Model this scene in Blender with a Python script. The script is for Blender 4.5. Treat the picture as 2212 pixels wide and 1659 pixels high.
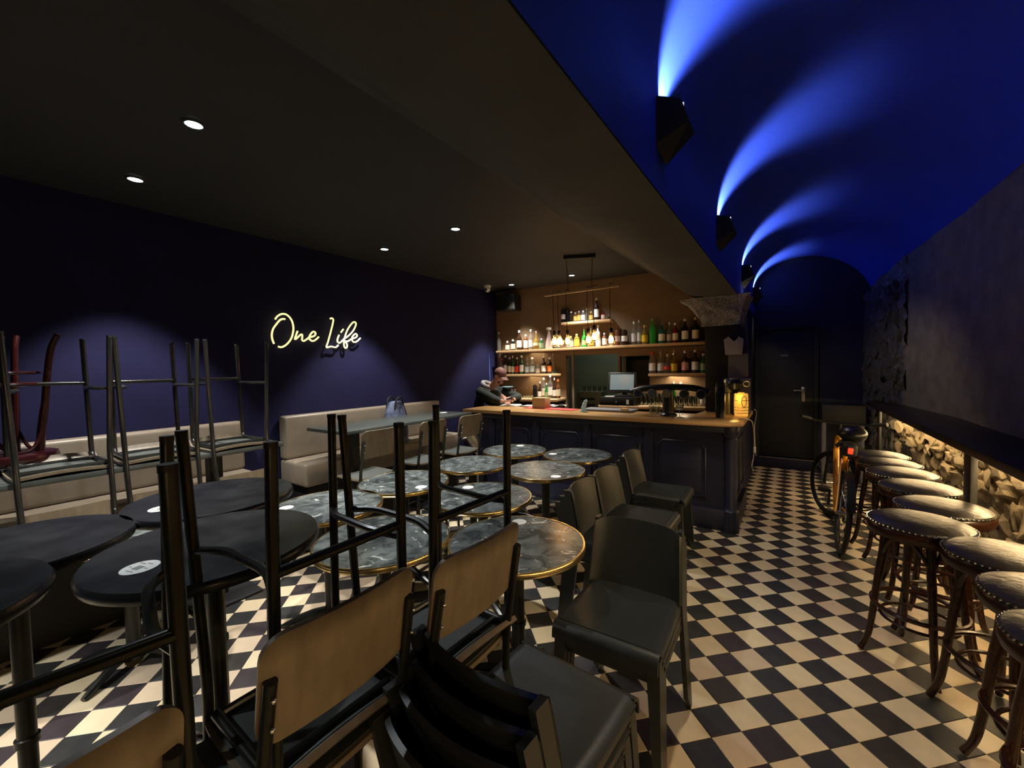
import bpy, bmesh, math, random
from math import pi, sin, cos, radians, atan2, hypot
from mathutils import Vector, Matrix, noise
random.seed(7)
for o in list(bpy.data.objects): bpy.data.objects.remove(o)
SC = bpy.context.scene; COL = SC.collection

# ---------------------------------------------------------------- camera
H = 1.6; F = 877.98; PITCH = 0.0370; ROLL = -0.02138; YAW = radians(34.5)
def camera_axes():
    fw = Vector((0, cos(PITCH), -sin(PITCH))); rt = Vector((1, 0, 0)); up = rt.cross(fw)
    rr = rt*cos(ROLL) + up*sin(ROLL); uu = -rt*sin(ROLL) + up*cos(ROLL)
    R = Matrix.Rotation(YAW, 3, 'Z')
    return R @ fw, R @ rr, R @ uu
FW, RR, UU = camera_axes(); EYE = Vector((0, 0, H))
cd = bpy.data.cameras.new('camera'); cam = bpy.data.objects.new('camera', cd); COL.objects.link(cam)
M = Matrix((RR, UU, -FW)).transposed().to_4x4(); M.translation = EYE
cam.matrix_world = M
cd.sensor_fit = 'HORIZONTAL'; cd.sensor_width = 36; cd.lens = F/2212*36; cd.clip_start = 0.02
SC.camera = cam
def ray(x, y): return FW + RR*((x-1106)/F) - UU*((y-829.5)/F)
def on_y(x, y, Y):
    d = ray(x, y); return EYE + d*(Y/d.y)
def on_x(x, y, X):
    d = ray(x, y); return EYE + d*(X/d.x)
def on_z(x, y, Z):
    d = ray(x, y); return EYE + d*((Z-H)/d.z)
def project(p):
    d = Vector(p)-EYE; w = d.dot(FW)
    if w < 0.05: return None
    return 1106+F*d.dot(RR)/w, 829.5-F*d.dot(UU)/w, w

# ---------------------------------------------------------------- world and exposure
w = bpy.data.worlds.new('world'); SC.world = w; w.use_nodes = True
w.node_tree.nodes['Background'].inputs[0].default_value = (0.5, 0.55, 0.7, 1)
w.node_tree.nodes['Background'].inputs[1].default_value = 0.004
SC.view_settings.view_transform = 'Standard'; SC.view_settings.look = 'None'
SC.view_settings.gamma = 1; SC.view_settings.use_curve_mapping = False
SC.view_settings.exposure = 0.22
CEIL = 2.88; XW = -4.08
def lamp(name, kind, loc, power, color, target=None, size=.03, cone=None, blend=.3):
    l = bpy.data.lights.new(name, kind); l.energy = power; l.color = color
    if kind == 'AREA': l.size = size
    else: l.shadow_soft_size = size
    if cone: l.spot_size = radians(cone); l.spot_blend = blend
    o = bpy.data.objects.new(name, l); COL.objects.link(o); o.location = loc
    if target is not None:
        o.rotation_euler = (Vector(target)-Vector(loc)).to_track_quat('-Z', 'Y').to_euler()
    return o
COOL = (1.0, 0.95, 0.86); WARM = (1.0, 0.62, 0.30); LED = (1.0, 0.70, 0.34)
SPOTS = [(-3.49, .84), (-2.50, .84), (-3.49, 2.79), (-2.50, 2.79), (-3.49, 5.12), (-2.50, 5.15)]
SPOT_W = 170; SPILL_W = 46
for (x, y) in SPOTS + [(-2.50, -1.1), (-3.49, -1.1)]:
    lamp('downlight_lamp', 'SPOT', (x, y, CEIL-.03), SPOT_W, COOL, (x, y, 0), .035, 74, .45)
    if x > -3: lamp('downlight_spill', 'SPOT', (x, y, CEIL-.035), SPILL_W*(2.2 if y < 0 else 1), (.90, .96, 1.0), (x+.25, y, 0), .035, 112, .7)
SCONCE_Y = [1.88, 3.55, 5.45, 7.12]
# each sconce throws light up over the vault and a warm beam down to the floor
for y in SCONCE_Y:
    lamp('sconce_uplight', 'SPOT', (-.425, y, 2.672), 50, (.80, .88, 1.0), (-.40, y, 3.6), .016, 118, 1.0)
for y, p in zip([.25]+SCONCE_Y, (1, 52, 54, 22, 6)):
    lamp('sconce_downlight', 'SPOT', (-.37, y, 2.47), p, (1.0, .84, .57), (-.28 if y != 5.45 else .7, y if y != 5.45 else 6.2, 0), .03, 120 if y == 5.45 else 72, .7)

# ---------------------------------------------------------------- materials
def nt(name):
    m = bpy.data.materials.new(name); m.use_nodes = True
    return m, m.node_tree, m.node_tree.nodes['Principled BSDF']
def mat(name, c, rough=.5, metal=0, spec=.5, emit=None, es=0, trans=0, ior=1.45, coat=0, alpha=1,
        noise_s=0, noise_amt=.15, bump=0, bump_s=40, c2=None, rough_var=0):
    m, t, b = nt(name)
    b.inputs['Base Color'].default_value = (*c, 1); b.inputs['Roughness'].default_value = rough
    b.inputs['Metallic'].default_value = metal; b.inputs['Specular IOR Level'].default_value = spec
    b.inputs['Transmission Weight'].default_value = trans; b.inputs['IOR'].default_value = ior
    b.inputs['Coat Weight'].default_value = coat
    if emit: b.inputs['Emission Color'].default_value = (*emit, 1); b.inputs['Emission Strength'].default_value = es
    tc = None
    def coords():
        nonlocal tc
        if not tc: tc = t.nodes.new('ShaderNodeTexCoord')
        return tc.outputs['Object']
    if noise_s:
        n = t.nodes.new('ShaderNodeTexNoise'); n.inputs['Scale'].default_value = noise_s; n.inputs['Detail'].default_value = 5
        t.links.new(coords(), n.inputs['Vector'])
        r = t.nodes.new('ShaderNodeValToRGB')
        r.color_ramp.elements[0].position = .3; r.color_ramp.elements[1].position = .7
        a = c2 if c2 else tuple(v*(1-noise_amt) for v in c)
        bb = c if c2 else tuple(v*(1+noise_amt) for v in c)
        r.color_ramp.elements[0].color = (*a, 1); r.color_ramp.elements[1].color = (*bb, 1)
        t.links.new(n.outputs['Fac'], r.inputs['Fac']); t.links.new(r.outputs['Color'], b.inputs['Base Color'])
        if rough_var:
            mr = t.nodes.new('ShaderNodeMapRange'); mr.inputs['To Min'].default_value = rough-rough_var; mr.inputs['To Max'].default_value = rough+rough_var
            t.links.new(n.outputs['Fac'], mr.inputs['Value']); t.links.new(mr.outputs['Result'], b.inputs['Roughness'])
    if bump:
        n = t.nodes.new('ShaderNodeTexNoise'); n.inputs['Scale'].default_value = bump_s; n.inputs['Detail'].default_value = 6
        t.links.new(coords(), n.inputs['Vector'])
        u = t.nodes.new('ShaderNodeBump'); u.inputs['Strength'].default_value = bump; u.inputs['Distance'].default_value = .01
        t.links.new(n.outputs['Fac'], u.inputs['Height']); t.links.new(u.outputs['Normal'], b.inputs['Normal'])
    return m
def thin_glass(name, tint, gloss):
    m = bpy.data.materials.new(name); m.use_nodes = True; t = m.node_tree; t.nodes.remove(t.nodes['Principled BSDF'])
    tr = t.nodes.new('ShaderNodeBsdfTransparent'); tr.inputs[0].default_value = (*tint, 1)
    g = t.nodes.new('ShaderNodeBsdfGlossy'); g.inputs['Roughness'].default_value = .05
    lw = t.nodes.new('ShaderNodeLayerWeight'); lw.inputs['Blend'].default_value = .35
    mr = t.nodes.new('ShaderNodeMapRange'); mr.inputs['To Min'].default_value = gloss*.5; mr.inputs['To Max'].default_value = .75
    mx = t.nodes.new('ShaderNodeMixShader'); t.links.new(lw.outputs['Fresnel'], mr.inputs['Value']); t.links.new(mr.outputs['Result'], mx.inputs[0])
    t.links.new(tr.outputs[0], mx.inputs[1]); t.links.new(g.outputs[0], mx.inputs[2]); t.links.new(mx.outputs[0], t.nodes['Material Output'].inputs[0])
    return m
def marble(name):
    m, t, b = nt(name)
    tc = t.nodes.new('ShaderNodeTexCoord'); oi = t.nodes.new('ShaderNodeObjectInfo')
    ad = t.nodes.new('ShaderNodeVectorMath'); ad.operation = 'ADD'
    sc = t.nodes.new('ShaderNodeVectorMath'); sc.operation = 'SCALE'; sc.inputs['Scale'].default_value = 1.0
    cb = t.nodes.new('ShaderNodeCombineXYZ'); mu = t.nodes.new('ShaderNodeMath'); mu.operation = 'MULTIPLY'; mu.inputs[1].default_value = 37
    t.links.new(oi.outputs['Random'], mu.inputs[0]); t.links.new(mu.outputs[0], cb.inputs[0]); t.links.new(mu.outputs[0], cb.inputs[1])
    t.links.new(tc.outputs['Object'], ad.inputs[0]); t.links.new(cb.outputs[0], ad.inputs[1])
    def nz(s, d, dist):
        n = t.nodes.new('ShaderNodeTexNoise'); n.inputs['Scale'].default_value = s; n.inputs['Detail'].default_value = d
        n.inputs['Distortion'].default_value = dist; t.links.new(ad.outputs[0], n.inputs['Vector']); return n
    a = nz(9, 9, 1.2); r = t.nodes.new('ShaderNodeValToRGB')
    e = r.color_ramp.elements; e[0].position = .35; e[0].color = (.028, .036, .038, 1); e[1].position = .72; e[1].color = (.17, .195, .195, 1)
    t.links.new(a.outputs['Fac'], r.inputs['Fac'])
    v = nz(3.2, 5, 1.6); r2 = t.nodes.new('ShaderNodeValToRGB'); e = r2.color_ramp.elements
    e[0].position = .485; e[0].color = (0, 0, 0, 1); e[1].position = .5; e[1].color = (1, 1, 1, 1)
    k = e.new(.515); k.color = (0, 0, 0, 1); t.links.new(v.outputs['Fac'], r2.inputs['Fac'])
    v2 = nz(14, 2, .5); mm = t.nodes.new('ShaderNodeMath'); mm.operation = 'MULTIPLY'
    r3 = t.nodes.new('ShaderNodeValToRGB'); r3.color_ramp.elements[0].position = .5; r3.color_ramp.elements[1].position = .65
    t.links.new(v2.outputs['Fac'], r3.inputs['Fac'])
    t.links.new(r2.outputs['Color'], mm.inputs[0]); t.links.new(r3.outputs['Color'], mm.inputs[1])
    mx = t.nodes.new('ShaderNodeMixRGB'); t.links.new(mm.outputs[0], mx.inputs['Fac']); t.links.new(r.outputs['Color'], mx.inputs['Color1'])
    mx.inputs['Color2'].default_value = (.6, .62, .6, 1); t.links.new(mx.outputs['Color'], b.inputs['Base Color'])
    b.inputs['Roughness'].default_value = .22; return m
def wood(name, c1, c2, rough=.45, scale=(3, 30, 30)):
    m, t, b = nt(name)
    tc = t.nodes.new('ShaderNodeTexCoord'); mp = t.nodes.new('ShaderNodeMapping'); mp.inputs['Scale'].default_value = scale
    n = t.nodes.new('ShaderNodeTexNoise'); n.inputs['Scale'].default_value = 1.5; n.inputs['Detail'].default_value = 6
    r = t.nodes.new('ShaderNodeValToRGB'); r.color_ramp.elements[0].position = .3; r.color_ramp.elements[1].position = .7
    r.color_ramp.elements[0].color = (*c1, 1); r.color_ramp.elements[1].color = (*c2, 1)
    t.links.new(tc.outputs['Object'], mp.inputs['Vector']); t.links.new(mp.outputs['Vector'], n.inputs['Vector'])
    t.links.new(n.outputs['Fac'], r.inputs['Fac']); t.links.new(r.outputs['Color'], b.inputs['Base Color'])
    b.inputs['Roughness'].default_value = rough; return m
m_wall = mat('navy_wall_paint', (.013, .0125, .055), .75, spec=.25, noise_s=4, noise_amt=.12, bump=.06, bump_s=60)
m_ceil = mat('black_ceiling_paint', (.030, .031, .033), .7, noise_s=2, noise_amt=.1, bump=.05, bump_s=30)
m_beam = mat('charcoal_beam_paint', (.062, .062, .059), .75, noise_s=3, noise_amt=.15, bump=.2, bump_s=18)
m_vault = mat('ultramarine_vault_paint', (.026, .062, .50), .6, noise_s=2, noise_amt=.06, bump=.08, bump_s=14)
m_endwall = mat('midnight_end_wall_paint', (.006, .006, .028), .6, bump=.1, bump_s=25)
m_backwall = mat('brown_back_bar_paint', (.185, .118, .062), .7, noise_s=5, noise_amt=.1, bump=.08, bump_s=30)
m_plaster = mat('dark_rough_plaster', (.15, .135, .105), .8, noise_s=6, noise_amt=.25, bump=.6, bump_s=14)
m_stone = mat('rough_stone', (.48, .39, .26), .75, noise_s=14, c2=(.22, .175, .11), bump=.9, bump_s=35)
m_dstone = mat('painted_dark_stone', (.16, .15, .14), .36, noise_s=14, c2=(.05, .045, .042), bump=.9, bump_s=35)
m_mortar = mat('stone_mortar', (.38, .31, .21), .85, noise_s=20, c2=(.17, .135, .09), bump=.9, bump_s=45)
m_dmortar = mat('painted_dark_mortar', (.09, .085, .08), .42, bump=.9, bump_s=45)
m_specstone = mat('speckled_capital_stone', (.42, .40, .40), .6, noise_s=60, c2=(.10, .09, .09), bump=.8, bump_s=60)
m_grout = mat('floor_grout', (.05, .045, .04), .8)
m_cream = [mat('cream_tile_%s' % n, c, .42, noise_s=9, noise_amt=.07, rough_var=.08) for n, c in (('pale', (.66, .55, .37)), ('warm', (.60, .48, .31)), ('rosy', (.56, .44, .31)))]
m_dark = [mat('dark_tile_%s' % n, c, .42, noise_s=9, noise_amt=.2, rough_var=.08) for n, c in (('black', (.028, .028, .028)), ('plum', (.040, .030, .034)), ('brown', (.036, .030, .027)))]
m_navy = mat('navy_bar_paint', (.018, .019, .040), .38, noise_s=5, noise_amt=.15, bump=.05)
m_counter = wood('oak_counter', (.30, .16, .06), (.50, .29, .11), .28, (2, 20, 20))
m_shelf = wood('pine_shelf', (.52, .32, .15), (.68, .45, .24), .45, (2, 30, 30))
m_black = mat('black_powder_coat', (.012, .013, .012), .32)
m_blackmatt = mat('matt_black', (.010, .010, .011), .6)
m_tube = mat('dark_olive_tube_steel', (.012, .013, .010), .3, metal=.2)
m_chrome_tube = mat('dark_chrome_tube', (.065, .065, .062), .2, metal=.8)
m_ply = wood('bent_plywood', (.125, .095, .060), (.19, .146, .096), .42, (20, 2, 6))
m_pad = mat('dark_grey_laminate', (.055, .062, .058), .55, noise_s=30, noise_amt=.1)
m_poly = mat('black_polypropylene', (.019, .021, .021), .38, bump=.05, bump_s=220)
m_polyg = mat('olive_black_polypropylene', (.050, .055, .044), .42, bump=.05, bump_s=220)
m_brass = mat('polished_brass', (.80, .62, .30), .24, metal=1)
m_marble = marble('dark_veined_marble')
m_blacktop = mat('black_worn_tabletop', (.016, .017, .019), .28, noise_s=8, noise_amt=.35, rough_var=.1)
m_sticker = mat('white_paper_sticker', (.85, .87, .85), .4)
m_ink = mat('grey_print', (.28, .29, .28), .5)
m_vinyl = mat('taupe_vinyl', (.27, .225, .175), .38, noise_s=12, noise_amt=.08, bump=.08, bump_s=120)
m_greytop = mat('slate_tabletop', (.055, .062, .058), .3, noise_s=8, noise_amt=.15)
m_leather = mat('black_creased_leather', (.014, .012, .011), .36, noise_s=20, noise_amt=.3, bump=.35, bump_s=30)
m_bentwood = wood('red_brown_bentwood', (.016, .005, .003), (.040, .012, .005), .25, (6, 6, 30))
m_darkbent = wood('dark_bentwood', (.022, .012, .008), (.045, .022, .012), .28, (6, 6, 30))
m_redlac = wood('oxblood_lacquered_bentwood', (.018, .003, .004), (.035, .006, .007), .22, (6, 6, 30))
m_nail = mat('nickel_nailhead', (.6, .55, .45), .25, metal=1)
m_steel = mat('brushed_steel', (.55, .55, .53), .3, metal=1)
m_gold = mat('amber_glass_lantern', (.85, .42, .06), .3, emit=(1, .50, .08), es=.55)
m_ledge = mat('dark_brown_ledge', (.018, .010, .009), .35)
m_post = mat('dark_grey_steel_post', (.03, .03, .027), .45)
m_led = mat('warm_led_strip', (1, .8, .4), .5, emit=LED, es=150)
m_neon = mat('warm_neon_tube', (1, .95, .6), .5, emit=(1, .88, .34), es=1.25)
m_down = mat('downlight_glass', (1, 1, 1), .5, emit=(.95, 1, 1), es=9)
m_ring = mat('downlight_trim', (.05, .05, .05), .4)
m_orange = mat('orange_bicycle_paint', (.80, .33, .02), .3, coat=.4)
m_rubber = mat('black_rubber', (.010, .010, .010), .6)
m_redlamp = mat('red_reflector', (.9, .05, .02), .3, emit=(1, .08, .03), es=.6)
m_skin = mat('skin', (.48, .24, .16), .5)
m_jacket = mat('dark_green_jacket', (.008, .013, .008), .8, bump=.5, bump_s=30)
m_cap = mat('rust_cap', (.13, .050, .035), .7)
m_hood = mat('grey_hood', (.28, .27, .26), .8, bump=.3, bump_s=80)
m_hair = mat('dark_hair', (.02, .012, .008), .6)
m_trouser = mat('dark_trousers', (.015, .015, .018), .8)
m_phone = mat('phone_screen', (.2, .5, .8), .3, emit=(.3, .65, 1), es=.5)
m_white = mat('white_plastic', (.75, .75, .73), .4)
m_paper = mat('white_paper', (.8, .78, .74), .6)
m_red = mat('red_cloth', (.5, .045, .04), .7)
m_blueplas = mat('pale_blue_plastic', (.35, .6, .75), .4)
m_bag = mat('blue_white_bag_fabric', (.22, .27, .42), .6, noise_s=11, c2=(.012, .015, .05))
m_card = mat('grey_card', (.13, .13, .135), .7)
m_glass = thin_glass('clear_glass', (.80, .86, .85), .34)
m_screen = mat('register_screen', (.10, .14, .16), .25, emit=(.35, .5, .55), es=.13)
m_fridge = mat('green_grey_steel', (.13, .15, .12), .4)
m_greenwall = mat('kitchen_green_paint', (.17, .19, .15), .6)
m_filament = mat('bulb_glow', (1, .8, .5), .4, emit=(1, .66, .34), es=30)
m_amberglass = thin_glass('bulb_glass', (1.0, .84, .60), .05)
m_cord = mat('black_cord', (.01, .01, .01), .6)
m_whitecord = mat('cream_cable', (.55, .50, .42), .5)

# ---------------------------------------------------------------- mesh helpers
class MB:
    def __init__(s): s.b = bmesh.new()
    def _tf(s, vs, M):
        if M is not None: bmesh.ops.transform(s.b, matrix=M, verts=vs)
    def box(s, c, d, M=None, bev=0, seg=2, mi=0):
        r = bmesh.ops.create_cube(s.b, size=1); vs = r['verts']
        for v in vs: v.co = Vector((v.co.x*d[0]+c[0], v.co.y*d[1]+c[1], v.co.z*d[2]+c[2]))
        fs = {f for v in vs for f in v.link_faces}
        for f in fs: f.material_index = mi
        if bev:
            es = list({e for v in vs for e in v.link_edges})
            q = bmesh.ops.bevel(s.b, geom=es, offset=min(bev, min(d)*.49), segments=seg, profile=.5, affect='EDGES', material=-1)
            vs = list({v for f in q['faces'] for v in f.verts} | {v for v in vs if v.is_valid})
        s._tf(vs, M); return s
    def tube(s, pts, r, n=8, closed=False, caps=True, M=None, mi=0):
        pts = [Vector(p) for p in pts]; N = len(pts)
        rs = r if isinstance(r, (list, tuple)) else [r]*N
        def tan(i):
            a = pts[(i-1) % N] if closed or i > 0 else pts[i]; b = pts[(i+1) % N] if closed or i < N-1 else pts[i]
            return (b-a).normalized()
        t = tan(0); u = t.orthogonal().normalized(); rings = []; 
        for i in range(N):
            t2 = tan(i); u = (u - t2*u.dot(t2)).normalized(); v = t2.cross(u)
            rings.append([s.b.verts.new(pts[i] + (u*cos(2*pi*k/n) + v*sin(2*pi*k/n))*rs[i]) for k in range(n)])
        fs = []
        for i in range(N if closed else N-1):
            a, b = rings[i], rings[(i+1) % N]
            for k in range(n): fs.append(s.b.faces.new((a[k], a[(k+1) % n], b[(k+1) % n], b[k])))
        if caps and not closed: fs += [s.b.faces.new(rings[0][::-1]), s.b.faces.new(rings[-1])]
        for f in fs: f.material_index = mi
        s._tf([v for q in rings for v in q], M); return s
    def lathe(s, prof, n=24, M=None, mi=0, caps=True):
        rings = []
        for (r, z) in prof:
            rings.append([s.b.verts.new((max(r, 1e-4)*cos(2*pi*k/n), max(r, 1e-4)*sin(2*pi*k/n), z)) for k in range(n)])
        fs = []
        for a, b in zip(rings, rings[1:]):
            for k in range(n): fs.append(s.b.faces.new((a[k], a[(k+1) % n], b[(k+1) % n], b[k])))
        if caps: fs += [s.b.faces.new(rings[0][::-1]), s.b.faces.new(rings[-1])]
        for f in fs: f.material_index = mi
        s._tf([v for q in rings for v in q], M); return s
    def ball(s, c, r, M=None, seg=12, mi=0):
        q = bmesh.ops.create_uvsphere(s.b, u_segments=seg, v_segments=max(6, seg*2//3), radius=1)
        rr = r if isinstance(r, (tuple, list)) else (r, r, r)
        for v in q['verts']: v.co = Vector((v.co.x*rr[0]+c[0], v.co.y*rr[1]+c[1], v.co.z*rr[2]+c[2]))
        for f in {f for v in q['verts'] for f in v.link_faces}: f.material_index = mi
        s._tf(q['verts'], M); return s
    def grid(s, fn, nu, nv, M=None, thick=None, mi=0):
        """fn(u,v)->point; thick: offset function or number along local normal estimated by cross product"""
        P = [[Vector(fn(i/nu, j/nv)) for j in range(nv+1)] for i in range(nu+1)]
        V = [[s.b.verts.new(p) for p in row] for row in P]; vs = [v for r in V for v in r]
        for i in range(nu):
            for j in range(nv): s.b.faces.new((V[i][j], V[i+1][j], V[i+1][j+1], V[i][j+1])).material_index = mi
        if thick:
            def nrm(i, j):
                a = P[min(i+1, nu)][j]-P[max(i-1, 0)][j]; b = P[i][min(j+1, nv)]-P[i][max(j-1, 0)]
                return a.cross(b).normalized()
            W = [[s.b.verts.new(P[i][j]-nrm(i, j)*thick) for j in range(nv+1)] for i in range(nu+1)]; vs += [v for r in W for v in r]
            for i in range(nu):
                for j in range(nv): s.b.faces.new((W[i][j+1], W[i+1][j+1], W[i+1][j], W[i][j])).material_index = mi
            for i in range(nu):
                s.b.faces.new((V[i+1][0], V[i][0], W[i][0], W[i+1][0])); s.b.faces.new((V[i][nv], V[i+1][nv], W[i+1][nv], W[i][nv]))
            for j in range(nv):
                s.b.faces.new((V[0][j], V[0][j+1], W[0][j+1], W[0][j])); s.b.faces.new((V[nu][j+1], V[nu][j], W[nu][j], W[nu][j+1]))
        s._tf(vs, M); return s
    def prism(s, poly, z0, z1, M=None, bev=0, mi=0):
        a = [s.b.verts.new((x, y, z0)) for x, y in poly]; b = [s.b.verts.new((x, y, z1)) for x, y in poly]; n = len(poly)
        fs = [s.b.faces.new(a[::-1]), s.b.faces.new(b)] + [s.b.faces.new((a[k], a[(k+1) % n], b[(k+1) % n], b[k])) for k in range(n)]
        for f in fs: f.material_index = mi
        vs = a+b
        if bev:
            es = [e for f in fs[:2] for e in f.edges]
            q = bmesh.ops.bevel(s.b, geom=es, offset=bev, segments=2, profile=.5, affect='EDGES')
            vs = list({v for f in q['faces'] for v in f.verts} | {v for v in vs if v.is_valid})
        s._tf(vs, M); return s
    def soften(s, off=.004, ang=60):
        es = [e for e in s.b.edges if len(e.link_faces) == 2 and e.calc_face_angle(0) > radians(ang)]
        bmesh.ops.bevel(s.b, geom=es, offset=off, segments=2, profile=.5, affect='EDGES', clamp_overlap=True); return s
    def mesh(s, name, mats, smooth=True, ang=38):
        bmesh.ops.recalc_face_normals(s.b, faces=s.b.faces[:])
        if smooth:
            for f in s.b.faces: f.smooth = True
            a = radians(ang)
            for e in s.b.edges:
                if len(e.link_faces) == 2 and e.calc_face_angle(0) > a: e.smooth = False
        me = bpy.data.meshes.new(name); s.b.to_mesh(me); s.b.free()
        for m in (mats if isinstance(mats, (list, tuple)) else [mats]): me.materials.append(m)
        return me
def obj(name, mb, m, parent=None, smooth=True, label=None, cat=None, group=None, kind=None, loc=None, ang=38):
    me = mb.mesh(name, m, smooth, ang) if isinstance(mb, MB) else mb
    o = bpy.data.objects.new(name, me); COL.objects.link(o)
    if parent: o.parent = parent
    if loc: o.location = loc
    if label: o['label'] = label
    if cat: o['category'] = cat
    if group: o['group'] = group
    if kind: o['kind'] = kind
    return o
def thing(name, label, cat, loc=(0, 0, 0), rot=(0, 0, 0), group=None):
    o = bpy.data.objects.new(name, None); COL.objects.link(o); o.location = loc
    o.rotation_euler = rot if isinstance(rot, tuple) else (0, 0, rot)
    o['label'] = label; o['category'] = cat
    if group: o['group'] = group
    return o
def kids(o): return [c for c in bpy.data.objects if c.parent == o]
def dup(src, loc, rot=(0, 0, 0), label=None, swap=None):
    r = src.copy(); COL.objects.link(r); r.location = loc; r.rotation_euler = rot if isinstance(rot, tuple) else (0, 0, rot)
    if label: r['label'] = label
    for ch in list(src.children):
        c = ch.copy(); COL.objects.link(c); c.parent = r
        for g in ch.children:
            d = g.copy(); COL.objects.link(d); d.parent = c
    return r
def arc(pts, n=6):
    """Catmull-Rom smoothing through pts"""
    P = [Vector(p) for p in pts]; P = [P[0]*2-P[1]] + P + [P[-1]*2-P[-2]]; out = []
    for i in range(1, len(P)-2):
        for k in range(n):
            t = k/n; a, b, c, d = P[i-1:i+3]
            out.append(.5*((2*b)+(c-a)*t+(2*a-5*b+4*c-d)*t*t+(-a+3*b-3*c+d)*t**3))
    out.append(P[-2]); return out
def bent(pts, r=.03, n=4):
    """polyline with rounded corners"""
    P = [Vector(p) for p in pts]; out = [P[0]]
    for i in range(1, len(P)-1):
        a = (P[i-1]-P[i]); b = (P[i+1]-P[i]); q = min(r, a.length*.45, b.length*.45)
        A = P[i]+a.normalized()*q; B = P[i]+b.normalized()*q
        for k in range(n+1):
            t = k/n; out.append(A*(1-t)**2+P[i]*2*t*(1-t)+B*t*t)
    out.append(P[-1]); return out
def T(x, y, z, rz=0): return Matrix.Translation((x, y, z)) @ Matrix.Rotation(rz, 4, 'Z')
def orient(a, b):
    a = Vector(a); b = Vector(b); d = b-a
    return Matrix.Translation(a) @ d.to_track_quat('Z', 'Y').to_matrix().to_4x4()
def ordinal(k):
    return ['first', 'second', 'third', 'fourth', 'fifth', 'sixth', 'seventh', 'eighth', 'ninth', 'tenth', 'eleventh', 'twelfth', 'thirteenth', 'fourteenth', 'fifteenth', 'sixteenth', 'seventeenth', 'eighteenth', 'nineteenth', 'twentieth', 'twenty-first', 'twenty-second', 'twenty-third', 'twenty-fourth', 'twenty-fifth', 'twenty-sixth', 'twenty-seventh', 'twenty-eighth'][k]

# ---------------------------------------------------------------- room shell
SW = Matrix(((1, 0, 0, 0), (0, 0, 1, 0), (0, 1, 0, 0), (0, 0, 0, 1)))      # profile in x,z extruded along y
WT = math.atan(.1); WO = Vector((-4.07, 5.50, 0)); WM = Matrix.Translation(WO) @ Matrix.Rotation(WT, 4, 'Z')
WX = Vector((cos(WT), sin(WT), 0)); WN = Vector((sin(WT), -cos(WT), 0))     # along the back wall, and out of it
def on_wall(px, py, off=0.0):
    d = ray(px, py); t = ((WO+WN*off)-EYE).dot(WN)/d.dot(WN); return EYE+d*t
def wl(px, py, off=0.0):
    p = on_wall(px, py, off); return (p-WO).dot(WX), p.z
floor = obj('floor', MB().box((-1.4, 2.3, -.058), (5.7, 10.8, .10)), m_grout, kind='structure')
obj('ceiling', MB().box((-2.85, 1.9, CEIL+.05), (2.7, 9.8, .1)), m_ceil, kind='structure')
obj('wall_left', MB().box((XW-.06, 1.9, 1.45), (.12, 9.8, 3.0)), m_wall, kind='structure')
obj('wall_rear', MB().box((-1.4, -3.05, 1.75), (5.7, .1, 3.5)), m_ceil, kind='structure')
prof = [(-1.62, 3.5), (-1.62, 2.885), (-1.52, 2.835), (-1.36, 2.71), (-1.16, 2.56), (-1.02, 2.44), (-.92, 2.385), (-.80, 2.36), (-.48, 2.35), (-.48, 3.5)]
def beam_pt(u, v):
    y = -3+u*8.9; k = v*(len(prof)-1); i = min(int(k), len(prof)-2); t = k-i
    x = prof[i][0]*(1-t)+prof[i+1][0]*t; z = prof[i][1]*(1-t)+prof[i+1][1]*t
    q = .010*noise.noise(Vector((x*3, y*2.2, z*3)))
    return (x, y, z+q) if -1.5 < x < -.5 else (x, y, z)
obj('trim_1', MB().grid(beam_pt, 90, 27), m_beam, kind='structure')
def lerp_tab(tab, y):
    if y <= tab[0][0]: return tab[0][1:]
    for a, b in zip(tab, tab[1:]):
        if y <= b[0]:
            t = (y-a[0])/(b[0]-a[0]); return tuple(p*(1-t)+q*t for p, q in zip(a[1:], b[1:]))
    return tab[-1][1:]
# y -> wall x, wall top z
WALLR = [(-3, 1.19, 2.80), (5.0, 1.19, 2.82), (6.35, 1.04, 2.76), (7.0, .89, 2.60), (7.5, .84, 2.52)]
def vault_pt(u, v):
    y = -3+u*10.5; xw, zt = lerp_tab(WALLR, y)
    xl = -.474; xr = xw+.10; zl = 2.70; zr = zt-.12
    zc = 3.36 if y < 4.5 else 3.36-.19*((y-4.5)/3)
    if v < .1: return (xl, y, 2.35+(zl-2.35)*v/.1)
    t = (v-.1)/.9; th = pi*(1-t); x = (xl+xr)/2+(xr-xl)/2*cos(th)
    zs = zl+(zr-zl)*t; return (x, y, zs+(zc-(zl+zr)/2)*sin(th))
obj('ceiling_vault', MB().grid(vault_pt, 60, 50), m_vault, kind='structure')
obj('wall_corridor', MB().box((-.53, 6.4, 1.2), (.11, 2.3, 2.42)), m_endwall, kind='structure')
obj('wall_end', MB().box((.2, 7.56, 1.7), (1.6, .1, 3.5)), m_endwall, kind='structure')
obj('trim_2', MB().box((.2, 7.44, .075), (1.36, .14, .15), bev=.006), m_endwall, kind='structure')
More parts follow.
